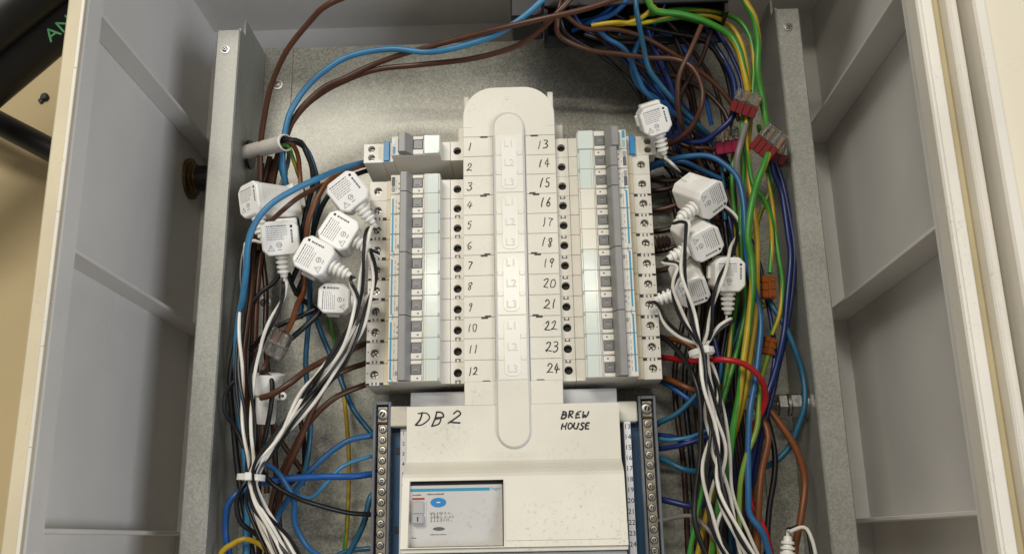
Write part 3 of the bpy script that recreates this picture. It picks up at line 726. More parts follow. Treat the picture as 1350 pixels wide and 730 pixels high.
# ================================================================== WIRES
def wire(col, r, pts, label, group=None, name=None, stripe=None, twist=70, phase=0.0, cat='wire'):
    w3 = [P(*p) for p in pts]
    jr = random.Random(len(label)*31+int(pts[0][0]))
    w3 = [p+Vector((jr.uniform(-1,1), jr.uniform(-1.5,1.5), jr.uniform(-1,1)))*(.9 if 0 < i < len(w3)-1 else 0) for i, p in enumerate(w3)]
    m = MB(); m.tube(w3, r*0.81, 'w_'+col, n=10, step=4, m2=('w_'+stripe if stripe else None), twist=twist, phase=phase)
    nice = {'lightblue':'blue','navy':'navy','royal':'blue','teal':'blue','darkbrown':'brown','copperbrown':'brown','lime':'green'}.get(col, col)
    o = m.build(name or ('earth_wire' if stripe else nice+'_wire'), smooth=True, org=w3[0])
    return tag(o, label, cat, group)
def sensor(fx, fy, h, down, back, hb, label, path, S1=28.0, S2=28.0, depth=30, leads=True, tail=None):
    F = P(fx, fy, h); B = P(back[0], back[1], hb)
    n = (F-B).normalized(); d = P(fx+down[0], fy+down[1], h)-F; d = (d-n*d.dot(n)).normalized()
    up = -d; rt = n.cross(up)
    L = lambda v: F + rt*v[0] + up*v[2] + n*v[1]           # local (right, out, up)
    t = thing('current_sensor', label, 'current sensor', B, 'white current sensors with black and white leads')
    a, b, c, e = S1/2, S2/2, 4.6, 1.0
    octo = [(-a+c+e,-b),(a-c-e,-b),(a-c+e*.4,-b+e*.5),(a-e*.5,-b+c-e*.4),(a,-b+c+e),(a,b-c-e),(a-e*.5,b-c+e*.4),(a-c+e*.4,b-e*.5),(a-c-e,b),(-a+c+e,b),(-a+c-e*.4,b-e*.5),(-a+e*.5,b-c+e*.4),(-a,b-c-e),(-a,-b+c+e),(-a+e*.5,-b+c-e*.4),(-a+c-e*.4,-b+e*.5)]
    s = MB(); s.prism(octo, -6, 0, 'paper', L, c=1.1)
    o2 = [(x*.97, z*.97) for x, z in octo]; s.prism(o2, -depth, -5.9, 'white', L)
    s.build('housing', t)
    s = MB(); s.box(-a*.55, a*.9, -depth-7, -depth+6, -b*.3, b*1.12, 'white', 1.0, L); s.box(-a*1.12, -a*.55, -depth+2, -depth+10, -b*.25, b*.55, 'white', .8, L); s.build('hinged_core', t)
    s = MB(); rnd = random.Random(int(fx*7+fy))
    k = min(a, b)/14
    z = 9.6
    for ln in range(7):
        x = -10.5*k; xe = (6.0 if ln < 5 else 3.0)*k; hh = .8 if ln == 0 else .42
        while x < xe:
            l = rnd.uniform(.8, 2.8)*k; s.box(x, min(x+l, xe), 0, .08, z*k, (z+hh)*k, 'print', 0, L); x += l+.45*k
        z -= 1.75
    s.box(8.6*k, 10.6*k, 0, .1, 8.2*k, 10.2*k, 'ink', 0, L)
    z = 6.6
    for l in (1.6, .9, 1.3, .6, 1.4, 1.0, 1.3): s.box(8.8*k, 10.3*k, 0, .1, (z-l)*k, z*k, 'print', 0, L); z -= l+.45
    T = [(-10.5,-10.0),(-4.9,-10.0),(-7.7,-5.2)]
    for i in range(3):
        p, q = T[i], T[(i+1)%3]; dx, dz = q[0]-p[0], q[1]-p[1]; ll = math.hypot(dx, dz); ux, uz = -dz/ll*.3, dx/ll*.3
        s.add([(p[0]*k,.1,p[1]*k),(q[0]*k,.1,q[1]*k),((q[0]+ux)*k,.1,(q[1]+uz)*k),((p[0]+ux)*k,.1,(p[1]+uz)*k)], [(0,1,2,3)], 'print', L)
    s.box(-7.9*k, -7.5*k, 0, .1, -8.6*k, -6.8*k, 'print', 0, L)
    ring = []
    for q in range(17):
        an = 2*math.pi*q/16; ring += [((-1.0+2.2*math.cos(an))*k,.1,(-5.4+2.2*math.sin(an))*k), ((-1.0+1.75*math.cos(an))*k,.1,(-5.4+1.75*math.sin(an))*k)]
    s.add(ring, [(2*q,2*q+1,2*q+3,2*q+2) for q in range(16)], 'print', L)
    s.box(-2.6*k, .8*k, 0, .1, -9.6*k, -8.9*k, 'lightprint', 0, L); s.box(-2.0*k, .4*k, 0, .1, -5.7*k, -5.1*k, 'print', 0, L)
    s.build('print', t)
    s = MB(); rb = L((0, -8.5, -b+1))
    prof = [(5.4,0)]
    for q in range(4): r0 = 6.0-.35*q; prof += [(r0-1.7, 1.4+q*3.9), (r0, 1.6+q*3.9), (r0, 3.6+q*3.9), (r0-1.7, 3.8+q*3.9)]
    prof += [(3.0, 18.4), (2.6, 19.0)]
    s.lathe(prof, 'white', rb, d, 14); s.build('strain_relief', t, True)
    if leads:
        tip = rb+d*17.5
        lead_pair(t, [tip, tip+d*6] + [P(*p) for p in path], rnd.uniform(0, 6))
    return t
def lead_pair(t, pts, phase, r=1.36, pitch=84):
    jr = random.Random(int(phase*1e5)); pts = pts[:2]+[p+Vector((jr.uniform(-1.4,1.4), jr.uniform(-3,3), jr.uniform(-2,2))) for p in pts[2:]]
    c = resample(pts, 3.0); N = len(c); A = []; Bq = []
    u = (c[1]-c[0]).orthogonal().normalized(); run = 0
    for i, p in enumerate(c):
        tg = (c[min(i+1,N-1)]-c[max(i-1,0)]).normalized(); u = (u-tg*u.dot(tg)).normalized(); v = tg.cross(u)
        if i: run += (p-c[i-1]).length
        an = phase+run/pitch*2*math.pi; amp = r*1.12*min(1, .25+run/25)
        o = (u*math.cos(an)+v*math.sin(an))*amp; A.append(p+o); Bq.append(p-o)
    for q, m, nm in ((A, 'w_white', 'white_lead'), (Bq, 'w_black', 'black_lead')):
        s = MB(); s.tube(q[::2]+[q[-1]], r, m, n=8, step=3.2); s.build(nm, t, True)

# --- left sensors
LB = lambda pts, h: [(x, y, h) for x, y in pts]
sensor(327, 263, 100, (1, 30), (382, 270), 66, 'white current sensor turned sideways, topmost and nearest the left steel channel',
       LB([(325,320),(321,360),(318,410),(315,470),(321,540),(327,600),(328,630),(338,672),(362,708),(384,745)], 92), S1=25, depth=44)
sensor(369, 314, 104, (2, 31), (374, 312), 60, 'upright white current sensor below the sideways one, lead pointing straight down',
       LB([(374,372),(371,392),(358,424),(344,458),(334,500),(336,560),(333,604),(331,630),(334,664),(354,700),(372,745)], 98), S1=29, S2=27.5)
sensor(458, 252, 106, (20, 25), (466, 262), 62, 'tilted white current sensor beside the left breaker stack, highest of the overlapping three',
       LB([(486,305),(478,345),(471,395),(462,432),(436,476),(398,525),(360,580),(339,612),(333,630),(341,668),(366,705),(391,745)], 103))
sensor(446, 303, 100, (25, 14), (456, 320), 58, 'tilted white current sensor overlapping in the middle of three left of the breakers',
       LB([(486,332),(493,365),(487,405),(470,446),(440,498),(398,550),(354,598),(335,630),(345,664),(376,704),(400,745)], 96))
sensor(413, 337, 110, (25, 13), (428, 352), 66, 'tilted white current sensor lowest of the overlapping three with its grey body showing below',
       LB([(462,370),(470,396),(464,432),(438,470),(404,510),(368,566),(341,606),(331,631),(335,660),(352,690),(376,745)], 106))
sensor(440, 393, 92, (30, 1), (446, 399), 50, 'white current sensor with its lead pointing right towards the terminals, lowest on the left side',
       LB([(490,394),(490,408),(476,428),(455,470),(424,515),(384,560),(350,604),(334,630),(339,662),(350,700),(362,745)], 90), S1=24, S2=25)
# --- right sensors
sensor(865, 159, 98, (10, 28), (852, 154), 50, 'white current sensor above the right breaker stack, beside the twin blue-strip breaker',
       [(886,218,92),(905,234,70),(940,262,58),(972,292,62),(966,330,92),(951,365,112),(943,402,108),(932,442,96),(925,464,92),(940,520,90),(944,590,88),(962,660,90),(985,745,92)], S1=24, S2=24)
sensor(941, 264, 104, (-22, 13), (900, 250), 78, 'white current sensor turned right with cream sides, upper of the right pair',
       LB([(905,292),(901,330),(903,366),(912,410),(922,446),(925,464),(930,520),(948,580),(950,640),(975,700),(1002,745)], 112), S1=27, S2=27, depth=33)
sensor(932, 322, 98, (-22, 12), (900, 300), 62, 'white current sensor turned right, directly below the cream-sided one',
       LB([(893,352),(888,376),(896,410),(914,444),(924,464),(934,510),(938,560),(926,620),(942,690),(962,745)], 98), S1=26, S2=27, depth=38)
sensor(914, 386, 88, (-26, 14), (900, 352), 56, 'white current sensor with lead pointing left at the terminals, lowest of the right group',
       LB([(866,404),(876,424),(900,444),(918,458),(926,466),(946,520),(938,590),(958,650),(950,700),(968,745)], 90), S1=25, S2=25, depth=36)
sensor(963, 362, 100, (2, 31), (945, 362), 52, 'upright white current sensor beside the green and yellow wires, lead pointing down',
       LB([(966,418),(950,432),(934,446),(927,464),(938,530),(956,590),(946,650),(970,700),(990,745)], 94), S1=24, S2=27)
sensor(1038, 765, 92, (0, -30), (1040, 768), 50, 'white strain relief and sensor standing up at the bottom right edge',
       LB([(1040,697),(1056,692),(1068,705),(1074,745)], 84), S1=28, S2=28)

# --- cable ties
def tie(x, y, h, r, label, tilt):
    c = P(x, y, h); ax = Vector((tilt, 0, 1)).normalized()
    m = MB(); m.lathe([(r,-2.4),(r+1.0,-2.2),(r+1.0,2.2),(r,2.4)], 'nylon', c, ax, 26, closed=False)
    m.box(c.x-1, c.x+4, c.y+r-.5, c.y+r+4, c.z-2.8, c.z+3.0, 'nylon', .5)
    o = m.build('cable_tie', org=c); tag(o, label, 'cable tie')
tie(331, 629, 96, 9.5, 'white cable tie round the bundle of black and white leads on the left', 0.06)
tie(925, 464, 97, 9.0, 'white cable tie round the bundle of black and white leads on the right', -0.15)

# --- push-in connectors
def connector(x, y, h, ang, label, ways, base, top, size=(19, 8, 10), tip=0.25, name='wire_connector', contacts=True):
    c = P(x, y, h); rt = Vector((math.cos(ang), 0, math.sin(ang))); up = Vector((-math.sin(ang)*math.cos(tip), math.sin(tip), math.cos(ang)*math.cos(tip))); n = up.cross(rt)
    if n.y < 0: n = -n
    Lx = lambda v: c + rt*v[0] + n*v[1] + up*v[2]
    t = thing(name, label, 'wire connector', c)
    w_, d_, hh = size
    s = MB()
    for k in range(ways):
        x0 = -w_/2+w_*k/ways; s.box(x0+.15, x0+w_/ways-.15, -d_/2, d_/2, -hh*.95, -.2, base, .7, Lx)
    s.box(-w_/2, w_/2, -d_/2+.4, d_/2-.8, -hh*.85, -.1, base, .3, Lx)
    s.build('base', t)
    s = MB(); s.box(-w_/2, w_/2, -d_/2, d_/2, 0, hh, top, .8, Lx)
    for k in range(ways):
        x0 = -w_/2+w_*(k+.5)/ways; s.box(x0-w_/ways*.3, x0+w_/ways*.3, d_/2-.1, d_/2+.8, hh*.2, hh*1.05, top, .4, Lx)
    s.build('clear_top', t)
    if contacts:
        for k in range(ways):
            x0 = -w_/2+w_*(k+.5)/ways
            s = MB(); s.box(x0-w_/ways*.28, x0+w_/ways*.28, -d_/4, d_/4, 1.0, hh-1.5, 'copper' if k % 2 else 'steel', .3, Lx); s.build('contact', t)
    return t
connector(983, 137, 92, -0.42, 'red and clear wire connector hanging highest among the green and yellow wires', 4, 'red', 'clear', (22, 10, 10), .5)
connector(958, 187, 60, 0.1, 'crimson-based clear wire connector left of the green and yellow wires', 3, 'pink', 'clear', (21, 9, 11), .3)
connector(1013, 188, 88, -0.75, 'large clear wire connector with dark red base touching the right steel channel', 4, 'red', 'clear', (21, 10, 13), .5)
connector(1025, 203, 62, -0.5, 'red and clear wire connector half hidden behind the larger one', 3, 'red', 'clear', (18, 9, 9), .3)
connector(1012, 379, 70, -1.62, 'orange wire connector beside the navy wires, upper of two', 3, 'orange', 'orange', (19, 6.5, 5.6), -.15, contacts=False)
connector(1013, 456, 64, -1.9, 'orange wire connector under the upper orange one', 3, 'orange', 'orange', (15, 6, 5), -.15, contacts=False)
connector(363, 452, 84, -0.5, 'clear wire connector on the left with one copper coloured contact', 3, 'clear', 'clear', (21, 9, 11), .3)

# --- white cup
c = P(352, 508, 74); cu = thing('white_cup_fitting', 'white plastic cup shaped cable fitting behind the left lead bundle', 'cable fitting', c)
s = MB(); s.lathe([(7.4,-30),(7.8,-28),(8.4,-9),(10.5,-7),(11.2,0),(14.2,9),(13.4,9.3),(10.2,0),(8,-6),(7.2,-18)], 'white', c, (0.06,.25,1), 26); s.build('cup', cu, True)
s = MB(); p = P(373, 522, 76); s.lathe([(3.2,-1.2),(3.2,1.2)], 'white', p, (0,1,0), 16); s.lathe([(1.3,1.2),(1.3,1.3)], 'slot', p, (0,1,0), 10); s.box(p.x-6, p.x-1, p.y-1.2, p.y+1.2, p.z-3, p.z+2.4, 'white', .5); s.build('lug', cu)

# --- top arcs
wire('lightblue', 3.2, [(392,300,30),(378,240,55),(372,205,66),(376,172,72),(385,146,75),(402,117,78),(426,94,80),(456,76,82),(486,68,84),(522,66,86),(560,69,90),(592,66,95),(640,51,105),(672,35,112),(700,15,118),(730,-14,122)], 'light blue wire arching over the back plate from the left sheath to the roof entry')
wire('brown', 3.0, [(352,300,30),(362,230,45),(377,180,62),(393,149,68),(426,118,72),(457,103,74),(486,89,76),(527,74,82),(565,62,92),(615,50,102),(660,38,114),(714,25,122),(775,10,126),(830,-8,128)], 'brown wire arching over the back plate, upper of two side by side')
wire('brown', 3.0, [(345,330,28),(356,240,42),(375,182,58),(398,145,62),(423,124,66),(450,108,68),(497,93,72),(556,86,76),(615,78,84),(660,68,92),(690,57,100),(717,36,114),(740,12,120),(762,-12,122)], 'brown wire arching over the back plate, lower of two side by side')
wire('brown', 3.1, [(340,330,40),(341,250,50),(344,190,64),(348,150,78),(358,112,92),(377,68,110),(408,27,126),(432,8,134),(470,-10,140)], 'single brown wire curving up beside the left channel towards the roof')
# --- right top tangle
wire('brown', 2.8, [(740,-5,112),(735,30,108),(736,46,100),(748,57,92),(781,65,86),(817,72,84),(853,75,84),(889,77,86),(913,91,88),(927,115,88),(925,142,84),(910,169,74),(886,188,58),(862,196,40)], 'brown wire looping down from the roof entry above the right breakers')
wire('brown', 2.6, [(745,20,100),(772,37,96),(811,40,92),(847,48,88),(883,68,80),(916,90,74),(940,109,70),(961,134,66),(975,160,62)], 'brown wire sagging right towards the red connector', 'brown wires tangled under the roof')
wire('darkbrown', 2.6, [(760,30,90),(799,52,80),(829,78,66),(865,96,60),(901,105,58),(931,121,58),(958,151,58),(962,176,58)], 'dark brown wire crossing to the crimson connector')
wire('brown', 2.8, [(925,33,100),(910,66,92),(897,99,86),(893,130,78),(897,160,66),(908,186,52),(930,230,40),(946,290,30)], 'brown wire falling straight between the blue loops at upper right')
wire('darkbrown', 2.4, [(938,40,86),(925,78,76),(910,102,68),(897,127,60),(888,160,48)], 'dark brown wire slanting down left behind the brown loop')
wire('darkbrown', 2.6, [(770,45,84),(806,54,76),(850,60,70),(880,80,60),(905,120,50),(920,160,40),(932,200,34)], 'dark brown wire hidden low in the right tangle')
wire('teal', 2.8, [(838,-10,120),(839,12,118),(842,32,112),(850,66,96),(857,92,86),(871,113,80),(895,140,70),(922,167,58),(945,188,48),(958,210,40)], 'teal wire dropping from the roof through the right tangle, in front of the others')
wire('blue', 2.9, [(780,30,92),(799,50,86),(823,66,78),(840,99,66),(851,121,60),(871,137,56),(901,157,52),(931,178,48),(950,200,44)], 'blue wire running beside the front teal drop')
wire('blue', 2.9, [(850,40,80),(836,69,70),(833,92,64),(844,116,56),(868,134,50),(892,160,42),(905,190,36)], 'blue wire bending behind the front teal drop')
wire('navy', 3.0, [(850,30,86),(859,57,78),(874,87,70),(886,121,60),(896,160,48),(900,195,38)], 'navy wire falling steeply behind the tangle')
wire('navy', 3.0, [(925,20,80),(937,51,72),(955,78,72),(967,106,76),(969,134,80),(965,153,80),(949,174,74),(925,187,66),(901,186,56),(880,178,42)], 'navy blue loop beside the green and yellow wires')
wire('royal', 3.0, [(836,-10,112),(820,8,106),(805,20,98),(780,32,88),(755,40,76)], 'deep blue wire from the roof corner of the black box')
wire('royal', 2.8, [(822,-10,104),(806,10,98),(786,24,90),(762,30,80)], 'deep blue wire beside the first at the black box')
wire('teal', 2.8, [(800,36,70),(822,64,58),(846,104,46),(872,140,38),(892,172,30)], 'teal wire lowest in the right tangle')
wire('brown', 2.8, [(856,192,34),(884,204,36),(912,208,36),(940,206,36)], 'brown wire stub leaving the right breakers under the top sensor')
wire('blue', 3.0, [(850,222,40),(872,212,56),(898,207,66),(934,205,74),(959,219,80),(972,238,84),(980,271,86),(983,310,84),(986,350,80),(996,390,76),(1004,425,76),(1001,469,80),(995,505,84),(989,541,86),(987,595,86),(986,651,86),(990,677,86),(1004,702,86),(1018,745,84)], 'long blue wire arching from the right breakers and running down the bundle')
wire('blue', 2.7, [(848,226,34),(870,216,44),(898,214,52),(925,224,50),(950,236,44)], 'short blue wire under the long blue arch')
# --- browns into the right breakers
for k, (y, col) in enumerate(((252,'darkbrown'),(278,'brown'),(306,'darkbrown'),(332,'darkbrown'),(358,'brown'))):
    wire(col, 2.9, [(853,y,34),(876,y-3,38),(902,y-10,40),(926,y-8,34),(948,y+18,26)], ['highest dark brown wire entering the right breaker terminals behind the sensors','brown wire second from the top entering the right breaker terminals','dark brown wire in the middle of five entering the right terminals behind sensors','dark brown wire second lowest of five entering the right terminals behind sensors','lowest brown wire entering the right terminals behind the strain reliefs'][k])
for k, (x0, x1, x2, c2) in enumerate(((880,905,925,'darkbrown'),(900,930,950,'darkbrown'),(915,938,962,'black'),(930,952,975,'brown'),(945,968,985,'darkbrown'),(890,920,938,'teal'),(905,945,968,'navy'),(872,890,912,'black'),(884,912,936,'black'),(922,944,958,'black'),(940,962,972,'black'),(868,880,900,'darkbrown'),(905,926,946,'darkbrown'),(955,975,980,'black'))):
    wire(c2, 3.0, [(x0,170+6*k,26),(x1,240,24),(x2,320,22),(x2+4,400,22),(x2-10,500,24),(x2,620,24),(x2+8,745,24)], {'darkbrown':'dark brown wire packed low behind the right sensors','black':'black wire packed low behind the right sensors','brown':'mid brown wire packed low behind the right sensors','teal':'teal wire packed low behind the right sensors','navy':'navy wire packed low behind the right sensors'}[c2], 'wires packed low behind the right sensors')
wire('copperbrown', 2.8, [(866,445,30),(890,448,44),(912,458,50),(935,480,50),(958,530,46)], 'brown wire leaving the right terminals above the red wire')
wire('red', 2.9, [(862,470,34),(880,471,48),(910,475,70),(950,473,98),(980,480,100),(1001,496,96),(1008,516,90),(1006,538,82),(990,570,74),(984,620,70),(992,668,70),(1006,698,70),(1020,745,70)], 'bright red wire crossing over the green and yellow wires')
wire('copperbrown', 2.9, [(862,496,32),(880,500,44),(905,510,54),(930,522,52),(945,560,44)], 'brown wire below the red wire at the right terminals')
wire('royal', 2.9, [(862,500,26),(878,505,38),(907,526,48),(935,548,46),(948,590,40)], 'deep blue wire slanting down from the bottom right terminal')
wire('black', 2.6, [(860,440,40),(877,448,58),(898,469,76),(915,497,88),(922,531,92),(924,595,92),(915,657,92),(917,692,92),(936,745,92)], 'single black wire running down left of the right bundle')
# --- bars to bundle, right
wire('teal', 2.8, [(862,562,38),(873,556,46),(897,541,54),(926,508,58),(938,480,54)], 'teal wire rising from the right neutral bar')
wire('navy', 2.8, [(862,573,38),(885,574,46),(905,580,52),(935,574,50),(960,570,40)], 'navy wire from the right neutral bar beside number 14')
wire('navy', 2.6, [(862,592,38),(883,590,48),(903,586,56),(938,574,56)], 'navy wire crossing upward from the right neutral bar beside number 15')
wire('lightblue', 2.2, [(862,577,38),(886,579,50),(910,576,52),(930,568,46)], 'thin light blue wire between two navy wires at the right bar')
wire('teal', 3.0, [(862,602,38),(878,606,48),(899,617,56),(925,622,54),(950,626,44)], 'teal wire leaving the right neutral bar beside number 17')
wire('navy', 3.0, [(862,656,38),(880,659,48),(913,666,54),(940,660,44)], 'navy wire leaving the right neutral bar beside number 21')
wire('grey', 2.0, [(862,687,40),(877,686,54),(894,680,64),(912,681,74),(931,694,82),(950,722,86),(958,745,86)], 'thin pale grey wire leaving the right neutral bar')
# --- earths
E = 'earth_wire'
def gy(r, pts, label, twist=80, phase=0.0, a='green', b='yellow', group=None): wire(a, r, pts, label, group, 'earth_wire', b, twist, phase)
gy(3.6, [(850,-14,116),(856,2,114),(866,13,110),(898,18,104),(931,29,98),(961,46,92),(974,67,92),(981,90,92),(985,114,90),(986,135,86)], 'thick green and yellow wire sweeping from the roof to the red connector', 160, 2.4)
gy(2.6, [(780,34,92),(812,30,96),(841,30,98),(886,25,96),(930,20,92),(958,30,88),(974,50,88),(982,80,88),(988,120,88)], 'yellow-looking earth wire under the thick green sweep', 120, .2, 'yellow', 'green')
gy(2.6, [(880,14,92),(907,13,92),(946,17,90),(973,28,86),(988,50,86),(994,84,86),(992,125,86)], 'green and yellow wire arching just above the thick sweep', 70, 1)
gy(2.6, [(871,-10,104),(853,18,102),(828,31,98),(795,32,90)], 'yellow wire curving down beside the front teal drop', 140, 2, 'yellow', 'lime')
gy(2.6, [(830,24,88),(870,20,88),(920,28,84),(955,42,80),(975,70,80),(990,110,82)], 'darker green and yellow wire behind the thick sweep', 90, 4)
gy(3.6, [(976,-14,106),(984,4,104),(995,24,102),(1000,55,98),(999,90,94),(1003,121,90),(1009,155,86),(1012,178,84)], 'thick green and yellow wire falling from the roof to the large clear connector', 170, 1.2)
gy(3.4, [(1013,203,88),(1008,218,90),(997,243,92),(989,273,92),(987,310,92),(992,340,90),(993,380,88),(987,430,88),(980,481,86),(974,520,84),(968,560,80),(958,620,74),(945,690,70),(936,745,70)], 'thick green and yellow wire running down from the large clear connector', 210, 2.6)
gy(2.5, [(985,152,86),(985,180,84),(987,215,80),(993,240,78),(1007,262,76),(1016,285,74),(1018,320,70),(1015,360,70)], 'thin green and yellow wire from the red connector to the upper orange one', 90, 0)
gy(2.5, [(980,150,82),(978,185,78),(980,230,74),(976,290,70),(978,350,66),(982,402,66),(974,457,68),(959,511,68),(940,582,68),(927,639,68),(914,702,68),(906,745,68)], 'green earth wire down the left of the earth bundle', 400, 2.2, 'green', 'green')
gy(2.9, [(990,150,70),(984,220,70),(996,300,74),(998,360,74),(996,420,76),(990,469,78),(983,508,78),(974,545,76),(962,590,70),(945,640,66),(930,689,66),(917,745,66)], 'plain yellow wire beside the thick green and yellow one', 400, 2.2, 'yellow', 'yellow')
gy(2.4, [(1000,165,60),(1010,215,60),(1018,262,62),(1020,300,64),(1025,339,66),(1031,375,66),(1026,415,66),(1017,441,64)], 'green and yellow wire bending right past the orange connectors', 100, 3)
gy(2.4, [(1030,230,56),(1012,262,56),(1000,290,54),(990,330,52),(994,380,54),(1008,405,60)], 'yellowish wire crossing behind the earth bundle', 70, 3, 'lime', 'yellow')
gy(2.6, [(1012,470,64),(1003,505,74),(997,560,84),(985,598,86),(977,640,84),(976,700,80),(976,745,80)], 'pale lime wire from the lower orange connector', 300, 2, 'lime', 'lime')
gy(2.5, [(968,190,52),(964,240,50),(970,300,46),(974,380,46),(964,450,50),(952,540,56),(955,610,66),(946,670,72),(950,745,72)], 'green wire hidden deep behind the upright sensor', 90, 1)
wire('grey', 3.4, [(990,140,70),(985,160,84),(977,185,88),(973,215,86),(975,255,74),(978,300,60)], 'grey sleeved wire under the red connector')
wire('navy', 2.8, [(1016,212,70),(1022,232,68),(1030,257,66),(1038,312,66),(1041,340,66),(1038,392,66),(1033,438,68),(1022,487,72),(1012,522,76),(1000,570,72),(986,640,66)], 'inner of two navy wires running down beside the right channel', 'navy wires down the right channel')
wire('navy', 2.8, [(1018,205,62),(1030,238,60),(1038,270,60),(1046,318,60),(1047,350,60),(1043,395,60),(1036,440,62),(1026,487,66),(1018,520,68),(1006,570,66),(992,640,60)], 'outer of two navy wires running down beside the right channel, closest to it', 'navy wires down the right channel')
wire('navy', 2.2, [(990,316,54),(1000,350,56),(1010,395,56),(1018,430,58),(1020,465,60),(1016,500,62),(1010,530,62)], 'thin navy wire between the two orange connectors')
wire('teal', 3.0, [(1010,385,60),(1018,405,62),(1034,430,64),(1049,463,64),(1058,496,64),(1061,531,64),(1052,566,62),(1039,591,60),(1020,608,56),(1000,618,50)], 'steel blue wire curving wide past the stud and back')
wire('copperbrown', 3.4, [(990,520,66),(1001,545,70),(1013,576,72),(1004,620,72),(1000,664,72),(998,717,72),(998,745,72)], 'orange-brown wire left of the black one at lower right')
wire('copperbrown', 3.4, [(1000,515,62),(1011,535,66),(1030,560,68),(1049,591,68),(1060,632,68),(1056,676,68),(1050,721,68),(1048,745,68)], 'orange-brown wire curving right below the stud')
wire('brown', 2.8, [(985,540,50),(992,600,54),(990,660,56),(988,745,56)], 'dark brown wire hidden behind the orange-brown one', )
wire('black', 2.8, [(1002,520,56),(1010,548,58),(1020,591,60),(1022,626,60),(1015,676,60),(1010,745,60)], 'single black wire between the two orange-brown wires')
wire('blue', 2.4, [(952,470,50),(948,500,48),(940,520,46),(925,545,40)], 'blue wire dipping behind the right cable tie')
wire('teal', 2.8, [(985,400,44),(970,440,44),(960,470,42),(946,520,38),(960,600,36),(965,745,36)], 'dark teal wire behind the right lead bundle')
wire('navy', 2.6, [(938,430,44),(948,470,46),(958,520,46),(952,560,46),(966,640,46),(972,745,46)], 'navy wire behind the right lead bundle')
# --- left side
wire('lightblue', 3.1, [(490,212,34),(477,215,48),(450,221,86),(419,236,112),(389,251,120),(359,269,124),(339,292,124),(328,320,120),(326,357,112),(321,390,100),(314,425,84),(312,480,72),(318,560,64),(324,640,60),(325,745,60)], 'light blue wire crossing in front of the left sensors into the first breaker')
wire('copperbrown', 2.9, [(490,218,34),(478,219,46),(453,226,74),(432,240,84),(417,260,88),(409,287,86),(404,312,80),(402,345,66),(400,381,64),(393,402,70),(384,425,78),(377,438,82)], 'orange-brown wire from the first breaker to the clear connector')
wire('brown', 2.5, [(470,230,44),(440,238,70),(420,246,84),(395,261,100),(372,279,104),(352,296,90),(338,316,70)], 'brown wire crossing the face of the sideways sensor')
wire('black', 2.7, [(490,224,32),(478,226,42),(455,236,56),(430,262,56),(416,300,44),(404,350,36),(390,390,34)], 'black wire from the first breaker behind the highest tilted sensor')
wire('black', 2.7, [(368,188,80),(381,184,86),(396,188,80),(404,200,74),(410,220,70),(412,246,64),(406,272,60),(399,304,56),(396,340,44),(384,372,40)], 'black core curling out of the grey sheath')
wire('copperbrown', 2.6, [(368,189,80),(381,188,84),(392,203,70),(396,226,62),(394,248,60),(385,276,58),(378,310,54),(372,360,40)], 'reddish brown core curling out of the grey sheath')
gy(2.2, [(368,190,80),(380,192,80),(387,210,66),(392,228,58),(398,250,50),(402,300,40)], 'green and yellow core curling out of the grey sheath', 50, 0)
wire('grey', 2.4, [(368,192,80),(379,193,78),(380,212,60),(372,244,52),(364,270,46),(358,320,40)], 'grey core hanging out of the grey sheath')
wire('teal', 2.8, [(368,188,80),(383,185,82),(402,195,68),(414,222,58),(420,258,50),(412,302,44),(408,350,40),(408,410,40),(404,480,40),(410,545,42),(405,596,42),(398,640,40)], 'teal wire running down behind the tilted sensors')
wire('blue', 2.8, [(374,200,60),(371,220,54),(380,250,46),(392,290,38),(400,350,34),(396,420,30)], 'blue wire below the grey sheath behind the sideways sensor')
for k, (pts, c2) in enumerate((
    ([(356,206,46),(348,235,40),(338,270,40),(333,320,46),(330,380,50),(325,430,52),(322,480,52),(330,560,44),(340,640,40)], 'brown'),
    ([(362,210,42),(354,240,36),(350,300,32),(343,350,40),(338,400,44),(337,470,44),(346,560,40),(352,650,36)], 'brown'),
    ([(345,215,50),(342,250,44),(344,310,36),(350,380,36),(349,430,40),(352,480,40),(360,560,34),(366,640,30),(372,745,30)], 'darkbrown'),
    ([(330,310,52),(324,370,58),(312,440,62),(303,500,60),(310,570,56),(318,640,56),(336,745,56)], 'black'),
    ([(340,330,34),(336,420,34),(330,500,34),(340,600,30),(342,745,30)], 'darkbrown'))):
    wire(c2, 3.0, pts, ['brown wire hanging down the left channel, nearest the channel','brown wire hanging down the left channel, next to the nearest','dark brown wire hanging down the left channel under the sensors','black wire hugging the left channel beside the lead bundle','dark brown wire deepest beside the left channel'][k])
wire('black', 2.6, [(415,408,60),(400,414,62),(383,421,64),(362,432,64),(346,444,60),(330,462,52)], 'black wire crossing above the clear connector')
wire('black', 2.8, [(424,404,56),(419,414,58),(400,430,62),(384,445,66),(374,456,70)], 'black wire ending at the clear connector')
wire('brown', 2.2, [(357,466,78),(350,480,72),(342,500,74),(341,530,72),(345,560,70)], 'brown wire hanging below the clear connector')
wire('black', 2.4, [(376,352,50),(360,374,50),(344,385,50),(328,404,48)], 'black wire passing behind the upright sensor')
wire('black', 2.6, [(380,360,46),(388,382,44),(402,396,40),(420,410,34)], 'black wire passing under the lowest tilted sensor')
wire('brown', 3.1, [(492,450,30),(482,454,44),(462,460,62),(442,468,74),(420,478,80),(401,491,86),(378,508,92),(358,521,92),(344,524,88)], 'brown wire from the left terminals into the white cup', )
wire('brown', 3.0, [(492,476,30),(482,479,42),(451,490,56),(428,510,58),(410,548,54),(392,590,50),(376,630,44),(364,690,40)], 'brown wire from the last but one terminal of the left stack')
wire('brown', 3.0, [(492,503,30),(482,508,40),(442,523,52),(410,554,52),(388,590,46),(360,653,40),(350,745,36)], 'brown wire from the bottom terminal of the left stack')
